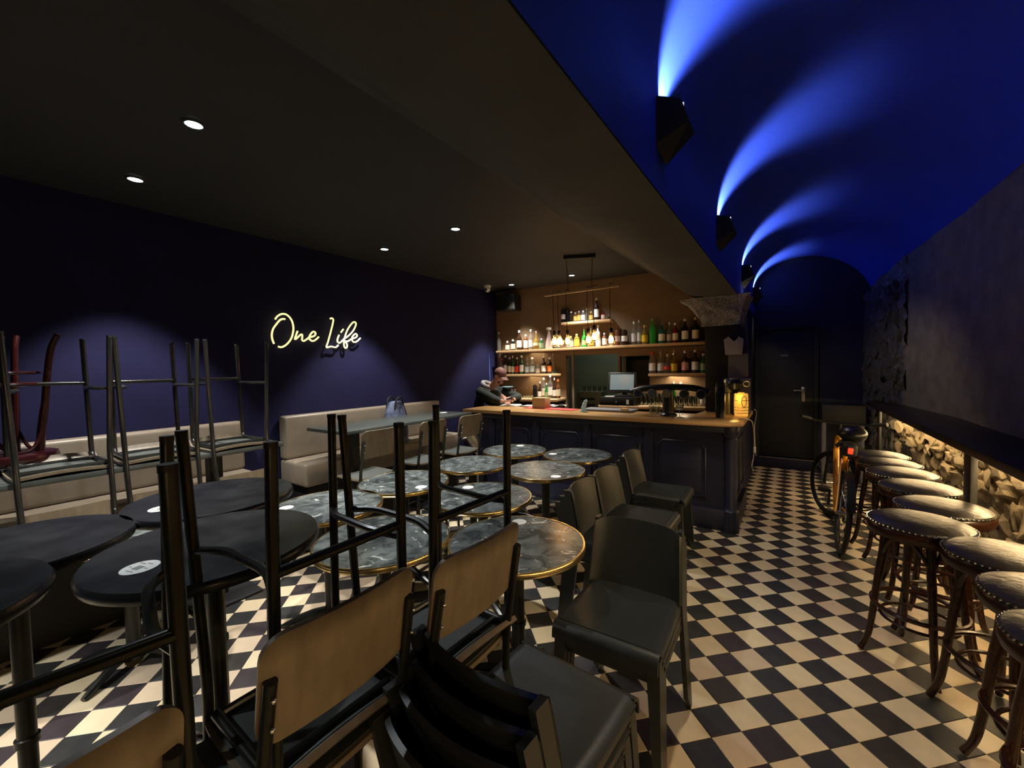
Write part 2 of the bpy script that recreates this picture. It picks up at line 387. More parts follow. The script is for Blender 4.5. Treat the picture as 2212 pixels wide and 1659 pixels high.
# back bar wall with its serving hatch and niche
sA0, zA = wl(1222, 768); sA1, _ = wl(1335, 768); sB0, zB = wl(1339, 770); sB1, _ = wl(1403, 770); _, zB0 = wl(1370, 832)
sE = 3.56
bw = MB()
for (a, b, z0, z1) in [(0, sA0, 0, zA), (0, sE, zA, CEIL+.02), (sA1, sB0, 0, zA), (sB0, sB1, 0, zB0), (sB0, sB1, zB, zA), (sB1, sE, 0, zA)]:
    if z1-z0 > .004 and b > a: bw.box(((a+b)/2, .06, (z0+z1)/2), (b-a, .12, z1-z0), M=WM)
obj('wall_back', bw, m_backwall, kind='structure')
kr = MB(); kr.box(((sA0+sA1)/2-.1, 1.6, 1.3), (2.2, .05, 2.6), M=WM); kr.box((sA0-.9, .9, 1.3), (.05, 1.5, 2.6), M=WM)
kr.box((sA1+.05, .9, 1.3), (.05, 1.5, 2.6), M=WM); kr.box(((sA0+sA1)/2-.3, .9, 2.6), (2.2, 1.5, .05), M=WM)
obj('wall_kitchen', kr, m_greenwall, kind='structure')
nb = MB(); nb.box(((sB0+sB1)/2, .42, (zB+zB0)/2), (sB1-sB0+.1, .04, zB-zB0+.1), M=WM)
obj('wall_niche', nb, m_blackmatt, kind='structure')
p = WM @ Vector(((sA0+sA1)/2, .8, 2.45)); lamp('kitchen_lamp', 'AREA', p, 3.0, (.9, 1, .8), p-Vector((0, 0, 1)), .4)
s0, z0 = wl(1239, 850)
obj('trim_3', MB().box((s0, -.012, 1.0), (.03, .02, 1.72), M=WM), m_backwall, kind='structure')
# corridor pillar and its rough stone capital
pil = obj('wall_pillar', MB().box((-.64, 5.32, 1.567), (.34, .5, .996), bev=.01), m_blackmatt, kind='structure')
def cap_pt(u, v):
    a = u*4; i = int(a) % 4; t = a-int(a); z = 2.03+v*.33
    hx = .19+.09*v**2; hy = .27; c = [(-hx-.16*v**2, -hy), (hx, -hy), (hx, hy), (-hx-.16*v**2, hy)]
    A, B = c[i], c[(i+1) % 4]; x = A[0]*(1-t)+B[0]*t; y = A[1]*(1-t)+B[1]*t
    q = 1+.10*noise.noise(Vector((x*9, y*9, z*9)))+.06*noise.noise(Vector((x*25, y*25, z*25)))
    return (-.65+x*q, 5.30+y*q, z)
obj('stone_capital', MB().grid(cap_pt, 80, 14).box((-.68, 5.3, 2.345), (.62, .5, .02)), m_specstone, parent=pil, ang=60)

# right wall: smooth dark plaster above the ledge, rubble stone below it and at the far pier
def rw_x(y, z): return lerp_tab(WALLR, y)[0]
wr = obj('wall_right', MB().grid(lambda u, v: (rw_x(-3+u*9.35, 0)+.025*noise.noise(Vector((u*14, v*3, 1)))+.006*noise.noise(Vector((u*60, v*14, 2))), -3+u*9.35,
      1.02+v*(lerp_tab(WALLR, -3+u*9.35)[1]-1.02+.012*noise.noise(Vector((u*40, 0, 5))))), 120, 24), m_plaster, kind='structure')
def rough(seed, y0, y1, zf, off):
    def f(u, v):
        y = y0+u*(y1-y0); zt = zf(y); z = .0+v*zt
        q = noise.noise(Vector((y*7, z*7, seed)))*.045+noise.noise(Vector((y*19, z*19, seed)))*.025+noise.noise(Vector((y*45, z*45, seed)))*.008
        return (rw_x(y, z)+off-q, y, z)
    return f
obj('lower_rubble_face', MB().grid(rough(3, -1, 6.5, lambda y: 1.04, .0), 330, 48), m_mortar, parent=wr, kind='structure', ang=180)
obj('pier_rubble_face', MB().grid(rough(8, 6.2, 7.5, lambda y: lerp_tab(WALLR, y)[1], -.005), 90, 170), m_dmortar, parent=wr, kind='structure', ang=180)
obj('wall_top_edge', MB().grid(lambda u, v: (rw_x(-3+u*10.5, 0)+v*.16, -3+u*10.5, lerp_tab(WALLR, -3+u*10.5)[1]-v*.02), 60, 2), m_plaster, parent=wr)
stone_meshes = []
for k in range(10):
    b = bmesh.new(); bmesh.ops.create_icosphere(b, subdivisions=2, radius=1)
    for v in b.verts:
        d = v.co.copy(); m_ = max(abs(d.x), abs(d.y), abs(d.z)); d = d*(1/m_)**.8
        d *= 1+.45*noise.noise(d*1.6+Vector((k*7, 0, 0)))+.25*noise.noise(d*4+Vector((0, k*5, 0))); v.co = d
    for f in b.faces: f.smooth = True
    for e in b.edges:
        if len(e.link_faces) == 2 and e.calc_face_angle(0) > .2: e.smooth = False
    pair = []
    for mm in (m_stone, m_dstone):
        me = bpy.data.meshes.new('stone'); b.to_mesh(me); me.materials.append(mm); pair.append(me)
    b.free(); stone_meshes.append(pair)
rnd = random.Random(11)
def stones(y0, y1, z0, z1, kind, rowh):
    z = z0
    while z < z1:
        h = rowh*rnd.uniform(.7, 1.3); y = y0+rnd.uniform(-.1, 0)
        while y < y1:
            L = rnd.uniform(.10, .30)*(1.0 if kind == 0 else .6)
            o = bpy.data.objects.new('stone', rnd.choice(stone_meshes)[kind]); COL.objects.link(o); o.parent = wr
            yy = y+L/2; zz = z+h/2
            if kind == 1 and zz > lerp_tab(WALLR, yy)[1]-.08: y += L; continue
            o.location = (rw_x(yy, zz)+rnd.uniform(-.004, .020), yy, zz+rnd.uniform(-.015, .015))
            o.scale = (rnd.uniform(.025, .045), L*.56, h*.58); o.rotation_euler = (rnd.uniform(-.25, .25), rnd.uniform(-.2, .2), rnd.uniform(-.25, .25))
            y += L
        z += h
stones(1.9, 6.3, .30, 1.0, 0, .14)
stones(6.45, 7.3, .1, 2.5, 1, .13)

# door at the end of the corridor
dr = thing('door_1', 'black flush door at the far end of the corridor', 'door'); del dr['category']; dr['kind'] = 'structure'
a = on_y(1640, 715, 7.49); b_ = on_y(1757, 1000, 7.49)
dx0, dx1, dzt = a.x, b_.x, a.z
obj('door_leaf', MB().box(((dx0+dx1)/2, 7.485, (dzt+.16)/2), (dx1-dx0, .03, dzt-.16), bev=.004), m_blackmatt, dr)
fr = MB(); fr.box((dx0-.025, 7.48, dzt/2+.06), (.05, .06, dzt-.1)); fr.box((dx1+.025, 7.48, dzt/2+.06), (.05, .06, dzt-.1)); fr.box(((dx0+dx1)/2, 7.48, dzt+.025), (dx1-dx0+.1, .06, .05))
obj('door_frame', fr, m_blackmatt, dr)
h = on_y(1735, 852, 7.45)
hd = MB(); hd.box((h.x, 7.462, h.z), (.045, .012, .22), bev=.004); hd.tube(bent([(h.x, 7.46, h.z+.06), (h.x, 7.41, h.z+.06), (h.x-.12, 7.41, h.z+.06)], .02), .009)
obj('door_handle', hd, m_steel, dr)
obj('threshold_strip', MB().box(((dx0+dx1)/2, 7.372, .155), (dx1-dx0, .03, .008)), m_steel, dr)
q = on_y(1694, 768, 7.46)
obj('door_sign', MB().box((q.x, 7.465, q.z), (.10, .004, .035)), m_card, dr)

# ceiling downlights
dl = thing('downlight', 'x', 'light')
obj('trim_ring', MB().lathe([(.038, 0), (.05, 0), (.052, .004), (.052, .010), (.036, .010), (.036, .004)], 24, caps=False), m_ring, dl)
obj('lens', MB().lathe([(.001, .004), (.039, .004), (.039, .009), (.001, .009)], 24), m_down, dl)
lab = ['round ceiling downlight nearest the sign wall in the nearest row', 'large bright downlight near the upper left, nearest to the camera', 'round ceiling downlight above and right of the yellow neon sign',
       'round ceiling downlight in the middle of the black ceiling, left of the beam', 'small ceiling downlight above the bar beside the wall speaker', 'small ceiling downlight just behind the pendant rail above the bar']
for i, (x, y) in enumerate(SPOTS):
    if i == 0: dl.location = (x, y, CEIL-.012); o = dl
    else: o = dup(dl, (x, y, CEIL-.012))
    o['label'] = lab[i]; o['group'] = 'round downlights in the black ceiling'

# vault sconces: faceted black uplighters
sm = MB(); w2, d2 = .075, .11
V = [(-.005, -w2, 0), (-.005, w2, 0), (.095, w2*.9, -.045), (.095, -w2*.9, -.045), (-.005, -w2*.95, -.20), (-.005, w2*.95, -.20), (.125, w2*.75, -.14), (.125, -w2*.75, -.14), (.02, 0, -.27)]
vs = [sm.b.verts.new(v) for v in V]
for f in [(0, 1, 5, 4), (1, 2, 6, 5), (2, 3, 7, 6), (3, 0, 4, 7), (4, 5, 8), (5, 6, 8), (6, 7, 8), (7, 4, 8)]: sm.b.faces.new([vs[i] for i in f])
me = sm.mesh('sconce_body', m_blackmatt, False)
nm = ['nearest the camera, largest', 'second along the vault', 'third along the vault', 'last, at the end wall']
for i, y in enumerate(SCONCE_Y):
    t = thing('wall_sconce', 'black faceted uplight sconce on the blue vault, '+nm[i], 'wall lamp', (-.472, y, 2.74), group='uplight sconces on the blue vault')
    obj('lamp_body', me, None, t)
    obj('lamp_reflector', MB().box((.05, 0, -.11), (.06, .09, .006)), m_card, t)
    for s_ in (-1, 1): obj('added_beam_fin', MB().box((.045, s_*.036, -.055), (.085, .004, .10)), m_blackmatt, t)  # added inner fins, not seen, that narrow the uplight into a streak

# ---------------------------------------------------------------- ledge along the stone wall
lx = [(-1.0, .90), (2.8, .865), (6.9, .785)]
def lf(y): return lx[0][1]+(lx[-1][1]-lx[0][1])*(y+1)/7.9
poly = [(lf(-1), -1), (lf(6.75), 6.75), (.93, 6.95), (1.03, 6.35), (1.18, 5.0), (1.18, -1)]
lt = thing('wall_ledge', 'dark brown drinks ledge along the stone wall above the bar stools', 'shelf')
obj('ledge_board', MB().prism(poly, 1.052, 1.10, bev=.004), m_ledge, lt)
for y in (-.3, 3.52, 6.25):
    obj('ledge_post', MB().box((lf(y)+.05, y, .526), (.022 if y != 3.52 else .03, .115, 1.052), M=None, bev=.002), m_post, lt)
obj('led_strip', MB().box((1.115, 1.5, 1.045), (.012, 7.0, .008)), m_led, lt)
o = obj('led_strip', MB().box((0, 0, 0), (.012, 1.40, .008)), m_led, lt); o.location = (1.015, 5.68, 1.045); o.rotation_euler = (0, 0, .11)
q = on_x(1958, 972, 1.06)
obj('black_socket_box', MB().box((q.x+.04, q.y, q.z), (.12, .5, .2), bev=.01).box((q.x-.02, q.y, q.z), (.02, .44, .15)), m_blackmatt, label='black box fixed to the stone wall below the ledge, behind the stools', cat='box')

# ---------------------------------------------------------------- bar front and worktop
bar = thing('bar_counter', 'dark navy panelled bar front with pilasters and plinth', 'bar', (0, 0, 0))
obj('carcass', MB().box((-2.03, 4.40, .51), (3.14, .14, 1.02)).box((-.52, 4.79, .51), (.14, .84, 1.02)), m_navy, bar)
obj('plinth', MB().box((-2.0, 4.315, .10), (3.2, .05, .20), bev=.006).box((-.435, 4.77, .10), (.05, .90, .20), bev=.006), m_navy, bar)
obj('cornice', MB().box((-2.0, 4.31, .98), (3.2, .06, .07), bev=.015).box((-.44, 4.77, .98), (.06, .88, .07), bev=.015), m_navy, bar)
obj('corner_column', MB().lathe([(.075, .0), (.075, .2), (.062, .215), (.055, .24), (.055, .86), (.062, .885), (.055, .9), (.075, .93), (.08, .98), (.08, 1.02)], 20, T(-.475, 4.345, 0)), m_navy, bar)
def moulding(x0, x1, z0, z1, c=.06):
    P = [(x0, z0), (x1, z0), (x1, z1-c), (x1-c, z1), (x0+c, z1), (x0, z1-c)]
    return [(x, 4.322, z) for x, z in P]
PX = [-3.31, -2.62, -1.93, -1.24, -.60]
for k in range(4):
    x0, x1 = PX[k]+.09, PX[k+1]-.09
    obj('moulding', MB().tube(moulding(x0, x1, .30, .84), .010, 6, closed=True), m_navy, bar)
    obj('raised_panel', MB().box(((x0+x1)/2, 4.326, .56), (x1-x0-.08, .012, .44), bev=.005), m_navy, bar)
for x in PX[:4]:
    obj('pilaster', MB().box((x, 4.318, .55), (.09, .03, .72), bev=.004), m_navy, bar)
    obj('corbel', MB().lathe([(.022, .0), (.03, .03), (.034, .06), (.05, .10), (.055, .11)], 4, Matrix.Translation((x, 4.315, .835)) @ Matrix.Rotation(pi/4, 4, 'Z')), m_navy, bar)
for k, (y0, y1) in enumerate([(4.42, 4.80), (4.86, 5.22)]):
    obj('side_moulding', MB().tube([(-.444, y, z) for y, z in ((y0, .30), (y1, .30), (y1, .84), (y0, .84))], .010, 6, closed=True), m_navy, bar)
wt = obj('bar_worktop', MB().prism([(-3.72, 4.20), (-.50, 4.18), (-.36, 4.30), (-.36, 5.38), (-.80, 5.38), (-.86, 4.80), (-3.72, 4.80)], 1.022, 1.065, bev=.005), m_counter,
         label='long orange oak worktop on the navy bar', cat='worktop')
TOP = 1.066

# ---------------------------------------------------------------- shelves and back counters (on the back wall)
def shelf(px0, py0, px1, py1, depth, label, th=.035, m=m_shelf, back=0):
    a, za = wl(px0, py0, depth); b, zb = wl(px1, py1, depth); z = (za+zb)/2
    o = obj('wall_shelf', MB().box(((a+b)/2, -depth/2, z-th/2), (b-a, depth, th), M=WM, bev=.003), m, label=label, cat='shelf')
    return a, b, z
SH1 = shelf(1071, 756, 1524, 740, .20, 'long pine shelf across the back bar wall holding most bottles')
SH0 = shelf(1212, 695, 1320, 690, .16, 'short pine shelf high on the back bar wall')
SH2 = shelf(1093, 808, 1207, 808, .17, 'lower left pine shelf on the back bar wall')
SH3 = shelf(1400, 807, 1527, 806, .17, 'lower right pine shelf on the back bar wall')
def counter(px0, px1, py, depth, label, z=None):
    a, za = wl(px0, py, depth); b, zb = wl(px1, py, depth); z = z or (za+zb)/2
    t = thing('back_counter', label, 'counter')
    obj('counter_top', MB().box(((a+b)/2, -depth/2, z-.02), (b-a, depth, .04), M=WM, bev=.004), m_shelf, t)
    obj('cabinet_body', MB().box(((a+b)/2, -depth/2+.01, (z-.045)/2), (b-a-.06, depth-.06, z-.045), M=WM), m_blackmatt, t)
    return a, b, z
BC1 = counter(1104, 1200, 862, .42, 'left back counter with pine top crowded with glasses and bottles')
BC2 = counter(1292, 1527, 878, .42, 'right back counter with pine top under the till')

for (s_a, s_b, z_, p_) in ((SH3[0]+.1, SH3[1]-.1, SH3[2]-.045, 2.2), (SH2[0]+.1, SH2[1]-.1, SH2[2]-.045, 1.0), (SH1[0]+.3, SH1[0]+1.0, SH1[2]-.05, .8)):
    p = WM @ Vector(((s_a+s_b)/2, -.13, z_)); lamp('shelf_lamp', 'AREA', p, p_, (1, .78, .5), p-Vector((0, 0, 1)), .25)
# bottles --------------------------------------------------------------
GL = {}
def glass_mat(kind):
    if kind not in GL:
        c = {'clear': (.85, .9, .88), 'amber': (.45, .20, .05), 'dark': (.035, .018, .010), 'black': (.008, .008, .008), 'green': (.05, .45, .10), 'dgreen': (.015, .09, .03),
             'teal': (.06, .35, .33), 'gold': (.75, .52, .12), 'red': (.20, .01, .01), 'white': (.8, .78, .75), 'pink': (.55, .42, .38), 'brown': (.14, .05, .02), 'lime': (.10, .80, .12)}[kind]
        if kind in ('clear', 'gold', 'lime', 'teal', 'amber', 'green'):
            GL[kind] = mat(kind+'_bottle_glass', c, .06, trans=.75 if kind != 'clear' else .92, ior=1.3)
        else: GL[kind] = mat(kind+'_bottle_glass', c, .12)
    return GL[kind]
LB = {}
def lab_mat(kind):
    if kind not in LB:
        c = {'white': (.82, .80, .76), 'cream': (.72, .66, .48), 'yellow': (.80, .58, .06), 'red': (.65, .05, .03), 'orange': (.85, .20, .04), 'blue': (.50, .62, .66), 'pink': (.75, .35, .32),
             'tan': (.38, .32, .24), 'gold': (.6, .42, .12), 'silver': (.6, .62, .64), 'green': (.25, .35, .2), 'black': (.01, .01, .01), 'rose': (.5, .38, .35)}[kind]
        LB[kind] = mat(kind+'_label_and_cap', c, .45)
    return LB[kind]
def bottle(p, hgt, r, kind, lab, cap, shape, label, group, cat='bottle'):
    t = thing('bottle', label, cat, p, (0, 0, random.uniform(-.3, .3)), group)
    h = hgt; n = 12
    if shape == 'std': pr = [(r*.9, 0), (r, .01), (r, h*.58), (r*.85, h*.66), (r*.36, h*.76), (r*.33, h*.95), (r*.38, h*.96), (r*.38, h*.985)]; lz = (h*.14, h*.5)
    elif shape == 'slim': pr = [(r*.9, 0), (r, .01), (r, h*.5), (r*.75, h*.6), (r*.30, h*.72), (r*.26, h*.97)]; lz = (h*.12, h*.42)
    elif shape == 'squat': pr = [(r*.9, 0), (r, .008), (r, h*.68), (r*.6, h*.78), (r*.35, h*.82), (r*.35, h*.93)]; lz = (h*.12, h*.6)
    elif shape == 'round': pr = [(r*.45, 0), (r*.8, h*.08), (r, h*.25), (r*.9, h*.42), (r*.5, h*.56), (r*.24, h*.66), (r*.22, h*.95)]; lz = (h*.2, h*.36)
    elif shape == 'can': pr = [(r, 0), (r, h*.9), (r*.8, h*.96), (r*.3, h*.97)]; lz = (h*.25, h*.6)
    elif shape == 'decanter': pr = [(r*.95, 0), (r*1.05, h*.1), (r*.8, h*.35), (r*.5, h*.6), (r*.3, h*.75), (r*.28, h*.9), (r*.5, h*.93)]; lz = (h*.1, h*.3)
    obj('body', MB().lathe(pr, n), glass_mat(kind), t)
    rl = r*1.02 if shape not in ('round', 'decanter') else r*1.03
    if lab: obj('paper_label', MB().lathe([(rl, lz[0]), (rl, lz[1])], n, caps=False), lab_mat(lab), t)
    cr = pr[-1][0]*1.15; z = pr[-1][1]
    if shape == 'decanter': cr = r*.75
    if cap == 'spout': obj('pour_spout', MB().lathe([(cr, z-.004), (cr, z+.012), (.004, z+.02), (.004, z+.06)], 8), m_steel, t)
    elif cap: obj('cap', MB().lathe([(cr, z-h*.07), (cr, z+.008), (cr*.8, z+.014)], n), lab_mat(cap), t)
    return t
desc = {'clear': 'clear', 'amber': 'amber', 'dark': 'dark brown', 'black': 'black', 'green': 'green', 'dgreen': 'dark green', 'teal': 'teal', 'gold': 'golden', 'red': 'dark red', 'white': 'white', 'pink': 'pale pink', 'brown': 'brown', 'lime': 'bright green'}
def row(items, SH, off, base, shelfname, group):
    # measured spots along a shelf: (x in photo, top y, glass, label, cap, shape, radius)
    for k, (px, ty, g, lb, cp, sh, r) in enumerate(items):
        s, _ = wl(px, base, off); p = WM @ Vector((s, -off, SH[2]+.001)); _, zt = wl(px, ty, off)
        h = max(zt-SH[2], .1)/(.98 if cp != 'spout' else 1.12)
        l = '%s bottle%s, %s from the left on the %s' % (desc[g], ' with %s label' % lb if lb else '', ordinal(k), shelfname)
        bottle(p, h, r, g, lb, cp, sh, l, group)
row([(1078, 719, 'clear', None, 'white', 'slim', .035), (1096, 738, 'dark', 'cream', 'white', 'squat', .036), (1108, 734, 'black', 'cream', 'white', 'squat', .038), (1122, 716, 'dark', 'white', 'silver', 'std', .042),
     (1136, 723, 'brown', 'white', 'white', 'squat', .036), (1147, 714, 'clear', 'white', 'silver', 'std', .036), (1159, 716, 'gold', 'cream', 'pink', 'round', .05), (1170, 732, 'dgreen', 'green', 'silver', 'squat', .036),
     (1186, 707, 'pink', None, 'white', 'decanter', .055), (1204, 725, 'clear', 'rose', 'gold', 'std', .036), (1233, 727, 'clear', 'cream', 'gold', 'squat', .04), (1246, 722, 'gold', 'yellow', 'gold', 'squat', .042),
     (1262, 708, 'lime', 'green', 'spout', 'slim', .036), (1277, 707, 'gold', 'yellow', 'spout', 'slim', .036), (1292, 704, 'white', 'white', 'white', 'std', .036), (1306, 720, 'brown', 'white', 'silver', 'squat', .032),
     (1320, 724, 'clear', 'rose', 'gold', 'squat', .036), (1334, 713, 'brown', 'rose', 'black', 'can', .036), (1349, 713, 'dark', 'white', 'black', 'can', .042), (1370, 697, 'clear', 'silver', 'white', 'std', .036), (1381, 694, 'clear', 'silver', 'silver', 'std', .03),
     (1393, 705, 'gold', 'yellow', 'gold', 'std', .042), (1410, 690, 'lime', None, 'green', 'std', .042), (1430, 696, 'teal', 'cream', 'spout', 'std', .044), (1446, 698, 'clear', 'rose', 'white', 'slim', .032),
     (1459, 700, 'red', 'cream', 'white', 'std', .036), (1480, 691, 'black', 'white', 'silver', 'std', .042), (1503, 688, 'black', 'cream', 'gold', 'std', .044)], SH1, .10, 745, 'long upper shelf', 'bottles on the long upper shelf')
row([(1217, 668, 'black', 'rose', 'black', 'can', .034), (1226, 668, 'black', None, 'black', 'can', .034), (1234, 674, 'dark', None, 'white', 'squat', .028), (1243, 676, 'amber', 'gold', 'rose', 'squat', .030), (1251, 673, 'amber', 'gold', 'rose', 'squat', .030),
     (1260, 672, 'clear', 'silver', 'silver', 'squat', .034), (1268, 668, 'clear', None, 'gold', 'slim', .016), (1277, 674, 'amber', 'gold', 'gold', 'squat', .030), (1289, 646, 'dark', 'white', 'silver', 'std', .036), (1304, 674, 'red', 'rose', 'black', 'squat', .034)], SH0, .08, 692, 'short top shelf', 'bottles on the short top shelf')
row([(1083, 776, 'clear', 'white', 'red', 'std', .034), (1092, 770, 'dark', 'white', 'silver', 'std', .034), (1101, 774, 'dark', 'cream', 'silver', 'std', .034), (1108, 770, 'dgreen', 'cream', 'white', 'slim', .034), (1117, 774, 'dark', 'red', 'silver', 'std', .034),
     (1127, 770, 'dgreen', 'white', 'white', 'std', .036), (1139, 773, 'clear', 'blue', 'spout', 'std', .040), (1150, 774, 'clear', 'blue', 'white', 'std', .042), (1162, 788, 'clear', 'tan', 'tan', 'squat', .042), (1175, 768, 'dark', 'white', 'spout', 'std', .040),
     (1188, 774, 'dark', 'orange', 'white', 'std', .040), (1195, 766, 'clear', None, 'silver', 'slim', .02)], SH2, .085, 800, 'lower left shelf', 'bottles on the lower left shelf')
row([(1409, 763, 'clear', 'white', 'red', 'std', .044), (1427, 757, 'clear', 'silver', 'spout', 'std', .042), (1442, 766, 'clear', 'red', 'white', 'round', .055), (1456, 760, 'gold', 'yellow', 'spout', 'std', .044),
     (1480, 760, 'dark', 'pink', 'white', 'std', .044), (1502, 758, 'dark', 'white', 'white', 'std', .046), (1520, 766, 'dgreen', 'green', 'silver', 'std', .044)], SH3, .085, 800, 'lower right shelf', 'bottles on the lower right shelf')
row([(1156, 832, 'black', None, 'black', 'can', .034), (1167, 826, 'dark', 'white', 'silver', 'slim', .036), (1175, 818, 'clear', 'cream', 'white', 'std', .034), (1181, 829, 'green', 'green', 'white', 'slim', .034), (1189, 812, 'clear', 'white', 'white', 'std', .038),
     (1198, 818, 'dark', 'white', 'white', 'slim', .032), (1206, 822, 'brown', 'cream', 'orange', 'std', .032)], BC1, .22, 855, 'left back counter', 'bottles on the left back counter')
row([(1456, 826, 'green', None, 'white', 'slim', .026), (1471, 828, 'clear', None, 'white', 'std', .036), (1518, 852, 'clear', 'white', 'silver', 'squat', .03), (1526, 848, 'clear', 'blue', 'silver', 'std', .03), (1538, 822, 'brown', 'tan', 'gold', 'std', .034)], BC2, .16, 865, 'right back counter', 'bottles on the right back counter')

# glasses ----------------------------------------------------------------
gm = {}
def tumbler(p, h, r, label, group, m=None, name='drinking_glass', foot=False):
    key = (round(h, 3), round(r, 3), foot)
    if key not in gm:
        if foot: pr = [(r*.7, 0), (r*.7, .004), (.005, .008), (.005, h*.45), (r*.6, h*.55), (r, h*.8), (r*.85, h), (r*.80, h), (r*.93, h*.8), (r*.5, h*.57), (.001, h*.53)]
        else: pr = [(r*.8, 0), (r, h), (r*.92, h), (r*.74, .008), (.001, .008)]
        gm[key] = MB().lathe(pr, 12, caps=False).mesh('glass_body', m_glass)
    o = obj(name, gm[key], None, label=label, cat='glass', group=group); o.location = p
    return o
def gl(px, py, off, z, h, r, label, group, foot=False):
    s, _ = wl(px, py, off); return tumbler(WM @ Vector((s, -off, z+.001)), h, r, label, group, foot=foot)
for k, x in enumerate(range(1119, 1154, 6)):
    s, _ = wl(x, 855, .30); p = WM @ Vector((s, -.30, BC1[2]+.001))
    o = obj('shot_glass', MB().lathe([(.018, 0), (.02, .03), (.024, .045), (.022, .045), (.016, .005)], 10, caps=False), m_glass, label='small green-based shot glass, %s of six in the row from the left' % ordinal(k), cat='glass', group='shot glasses in a row'); o.location = p
    o2 = obj('green_base', MB().lathe([(.016, .004), (.018, .028)], 10), glass_mat('dgreen'), o)
for k, x in enumerate((1088, 1097, 1106, 1112)):
    for j in range(2): gl(x, 860, .34, BC1[2]+j*.075, .07, .034, '%s glass of the %s stack from the left beside the person' % (['lower', 'upper'][j], ordinal(k)), 'stacked glasses on the left back counter')
for k, x in enumerate((1193, 1198, 1203)):
    gl(x, 803, .10, SH2[2], .055, .02, 'small shot glass on the lower left shelf, %s of three from the left' % ordinal(k), 'shot glasses on the lower left shelf')
for r_ in range(2):
    for k, x in enumerate(range(1382, 1436, 9)):
        gl(x+r_*3, 870, .14+r_*.09, BC2[2], .15, .034, 'tall beer glass left of the tap column, %s row, %s from the left' % (['back', 'front'][r_], ordinal(k)), 'beer glasses left of the tap column')
    for k, x in enumerate(range(1458, 1508, 10)):
        gl(x+r_*3, 870, .14+r_*.09, BC2[2], .12, .038, 'stubby glass right of the tap column, %s row, %s from the left' % (['back', 'front'][r_], ordinal(k)), 'glasses right of the tap column')
def on_top(px, py): return on_z(px, py, TOP)
for k, (x, y) in enumerate(((1408, 893), (1421, 894))):
    q = on_top(x, y); tumbler((q.x, q.y, TOP+.001), .085, .032, ['left', 'right'][k]+' one of two short glasses on the bar worktop left of the taps', 'short glasses on the worktop')
q = on_top(1468, 896); tumbler((q.x, q.y, TOP+.001), .10, .045, 'stemmed glass with a cream sticker on the worktop right of the taps', 'short glasses on the worktop', foot=True)
for k, x in enumerate((1127, 1139, 1151)):
    s, z = wl(x, 838, .05); o = obj('wall_hook', MB().ball((0, 0, 0), .009, seg=8).tube([(0, 0, 0), (0, .05, 0)], .004), m_steel, label='small bright wall hook above the left back counter, %s of three' % ordinal(k), cat='hook', group='wall hooks under the lower left shelf'); o.location = WM @ Vector((s, -.05, z))

# till, cash drawer, beer taps --------------------------------------------
s, _ = wl(1341, 870, .25); bz = BC2[2]
t = thing('cash_drawer', 'black cash drawer on the right back counter under the till', 'cash drawer', WM @ Vector((s-.02, -.24, bz+.001)), WT)
obj('drawer_body', MB().box((0, 0, .055), (.46, .34, .11), bev=.004), m_black, t); obj('drawer_front', MB().box((0, -.172, .05), (.43, .008, .085), bev=.002), m_black, t)
obj('key_lock', MB().lathe([(.012, 0), (.012, .01)], 12, Matrix.Translation((.0, -.176, .05)) @ Matrix.Rotation(pi/2, 4, 'X')), m_steel, t); obj('paper_tag', MB().box((.15, -.177, .05), (.035, .003, .06)), m_paper, t)
t = thing('till_monitor', 'till with a grey-lit touch screen standing on the cash drawer', 'till', WM @ Vector((s+.02, -.22, bz+.112)), WT+.05)
obj('stand', MB().box((.02, .02, .012), (.26, .2, .024), bev=.006).box((.02, .05, .08), (.06, .04, .14), bev=.004), m_blackmatt, t)
R_ = Matrix.Translation((0, -.03, .19)) @ Matrix.Rotation(-.25, 4, 'X')
obj('screen_housing', MB().box((0, 0, 0), (.39, .03, .29), M=R_, bev=.008), m_black, t); obj('screen_glass', MB().box((0, -.017, .005), (.32, .003, .215), M=R_), m_screen, t)
obj('receipt_paper', MB().box((-.15, -.12, .006), (.12, .08, .01)), m_paper, t)
q = on_top(1441, 899)
t = thing('beer_tap_tower', 'dark T-shaped beer tap tower with five round badges on the bar', 'beer tap', (q.x, q.y+.06, TOP+.001))
obj('column', MB().lathe([(.085, 0), (.085, .012), (.062, .03), (.055, .28)], 24), m_black, t)
cp = [(-.40, 0, .245), (-.25, 0, .285), (0, 0, .305), (.25, 0, .295), (.40, 0, .25)]
obj('cross_tube', MB().tube(arc(cp, 5), .034, 14), m_black, t)
for k, x in enumerate((-.31, -.155, .0, .17, .33)):
    b = obj('badge', MB().lathe([(.048, 0), (.05, .006), (.045, .012)], 24, Matrix.Translation((x, -.045, .235)) @ Matrix.Rotation(pi/2, 4, 'X')), m_card, t)
    obj('badge_face', MB().lathe([(.038, 0), (.038, .003)], 24, Matrix.Translation((x, -.0565, .235)) @ Matrix.Rotation(pi/2, 4, 'X')), [m_navy, m_card, m_brass, m_post, m_black][k], b)
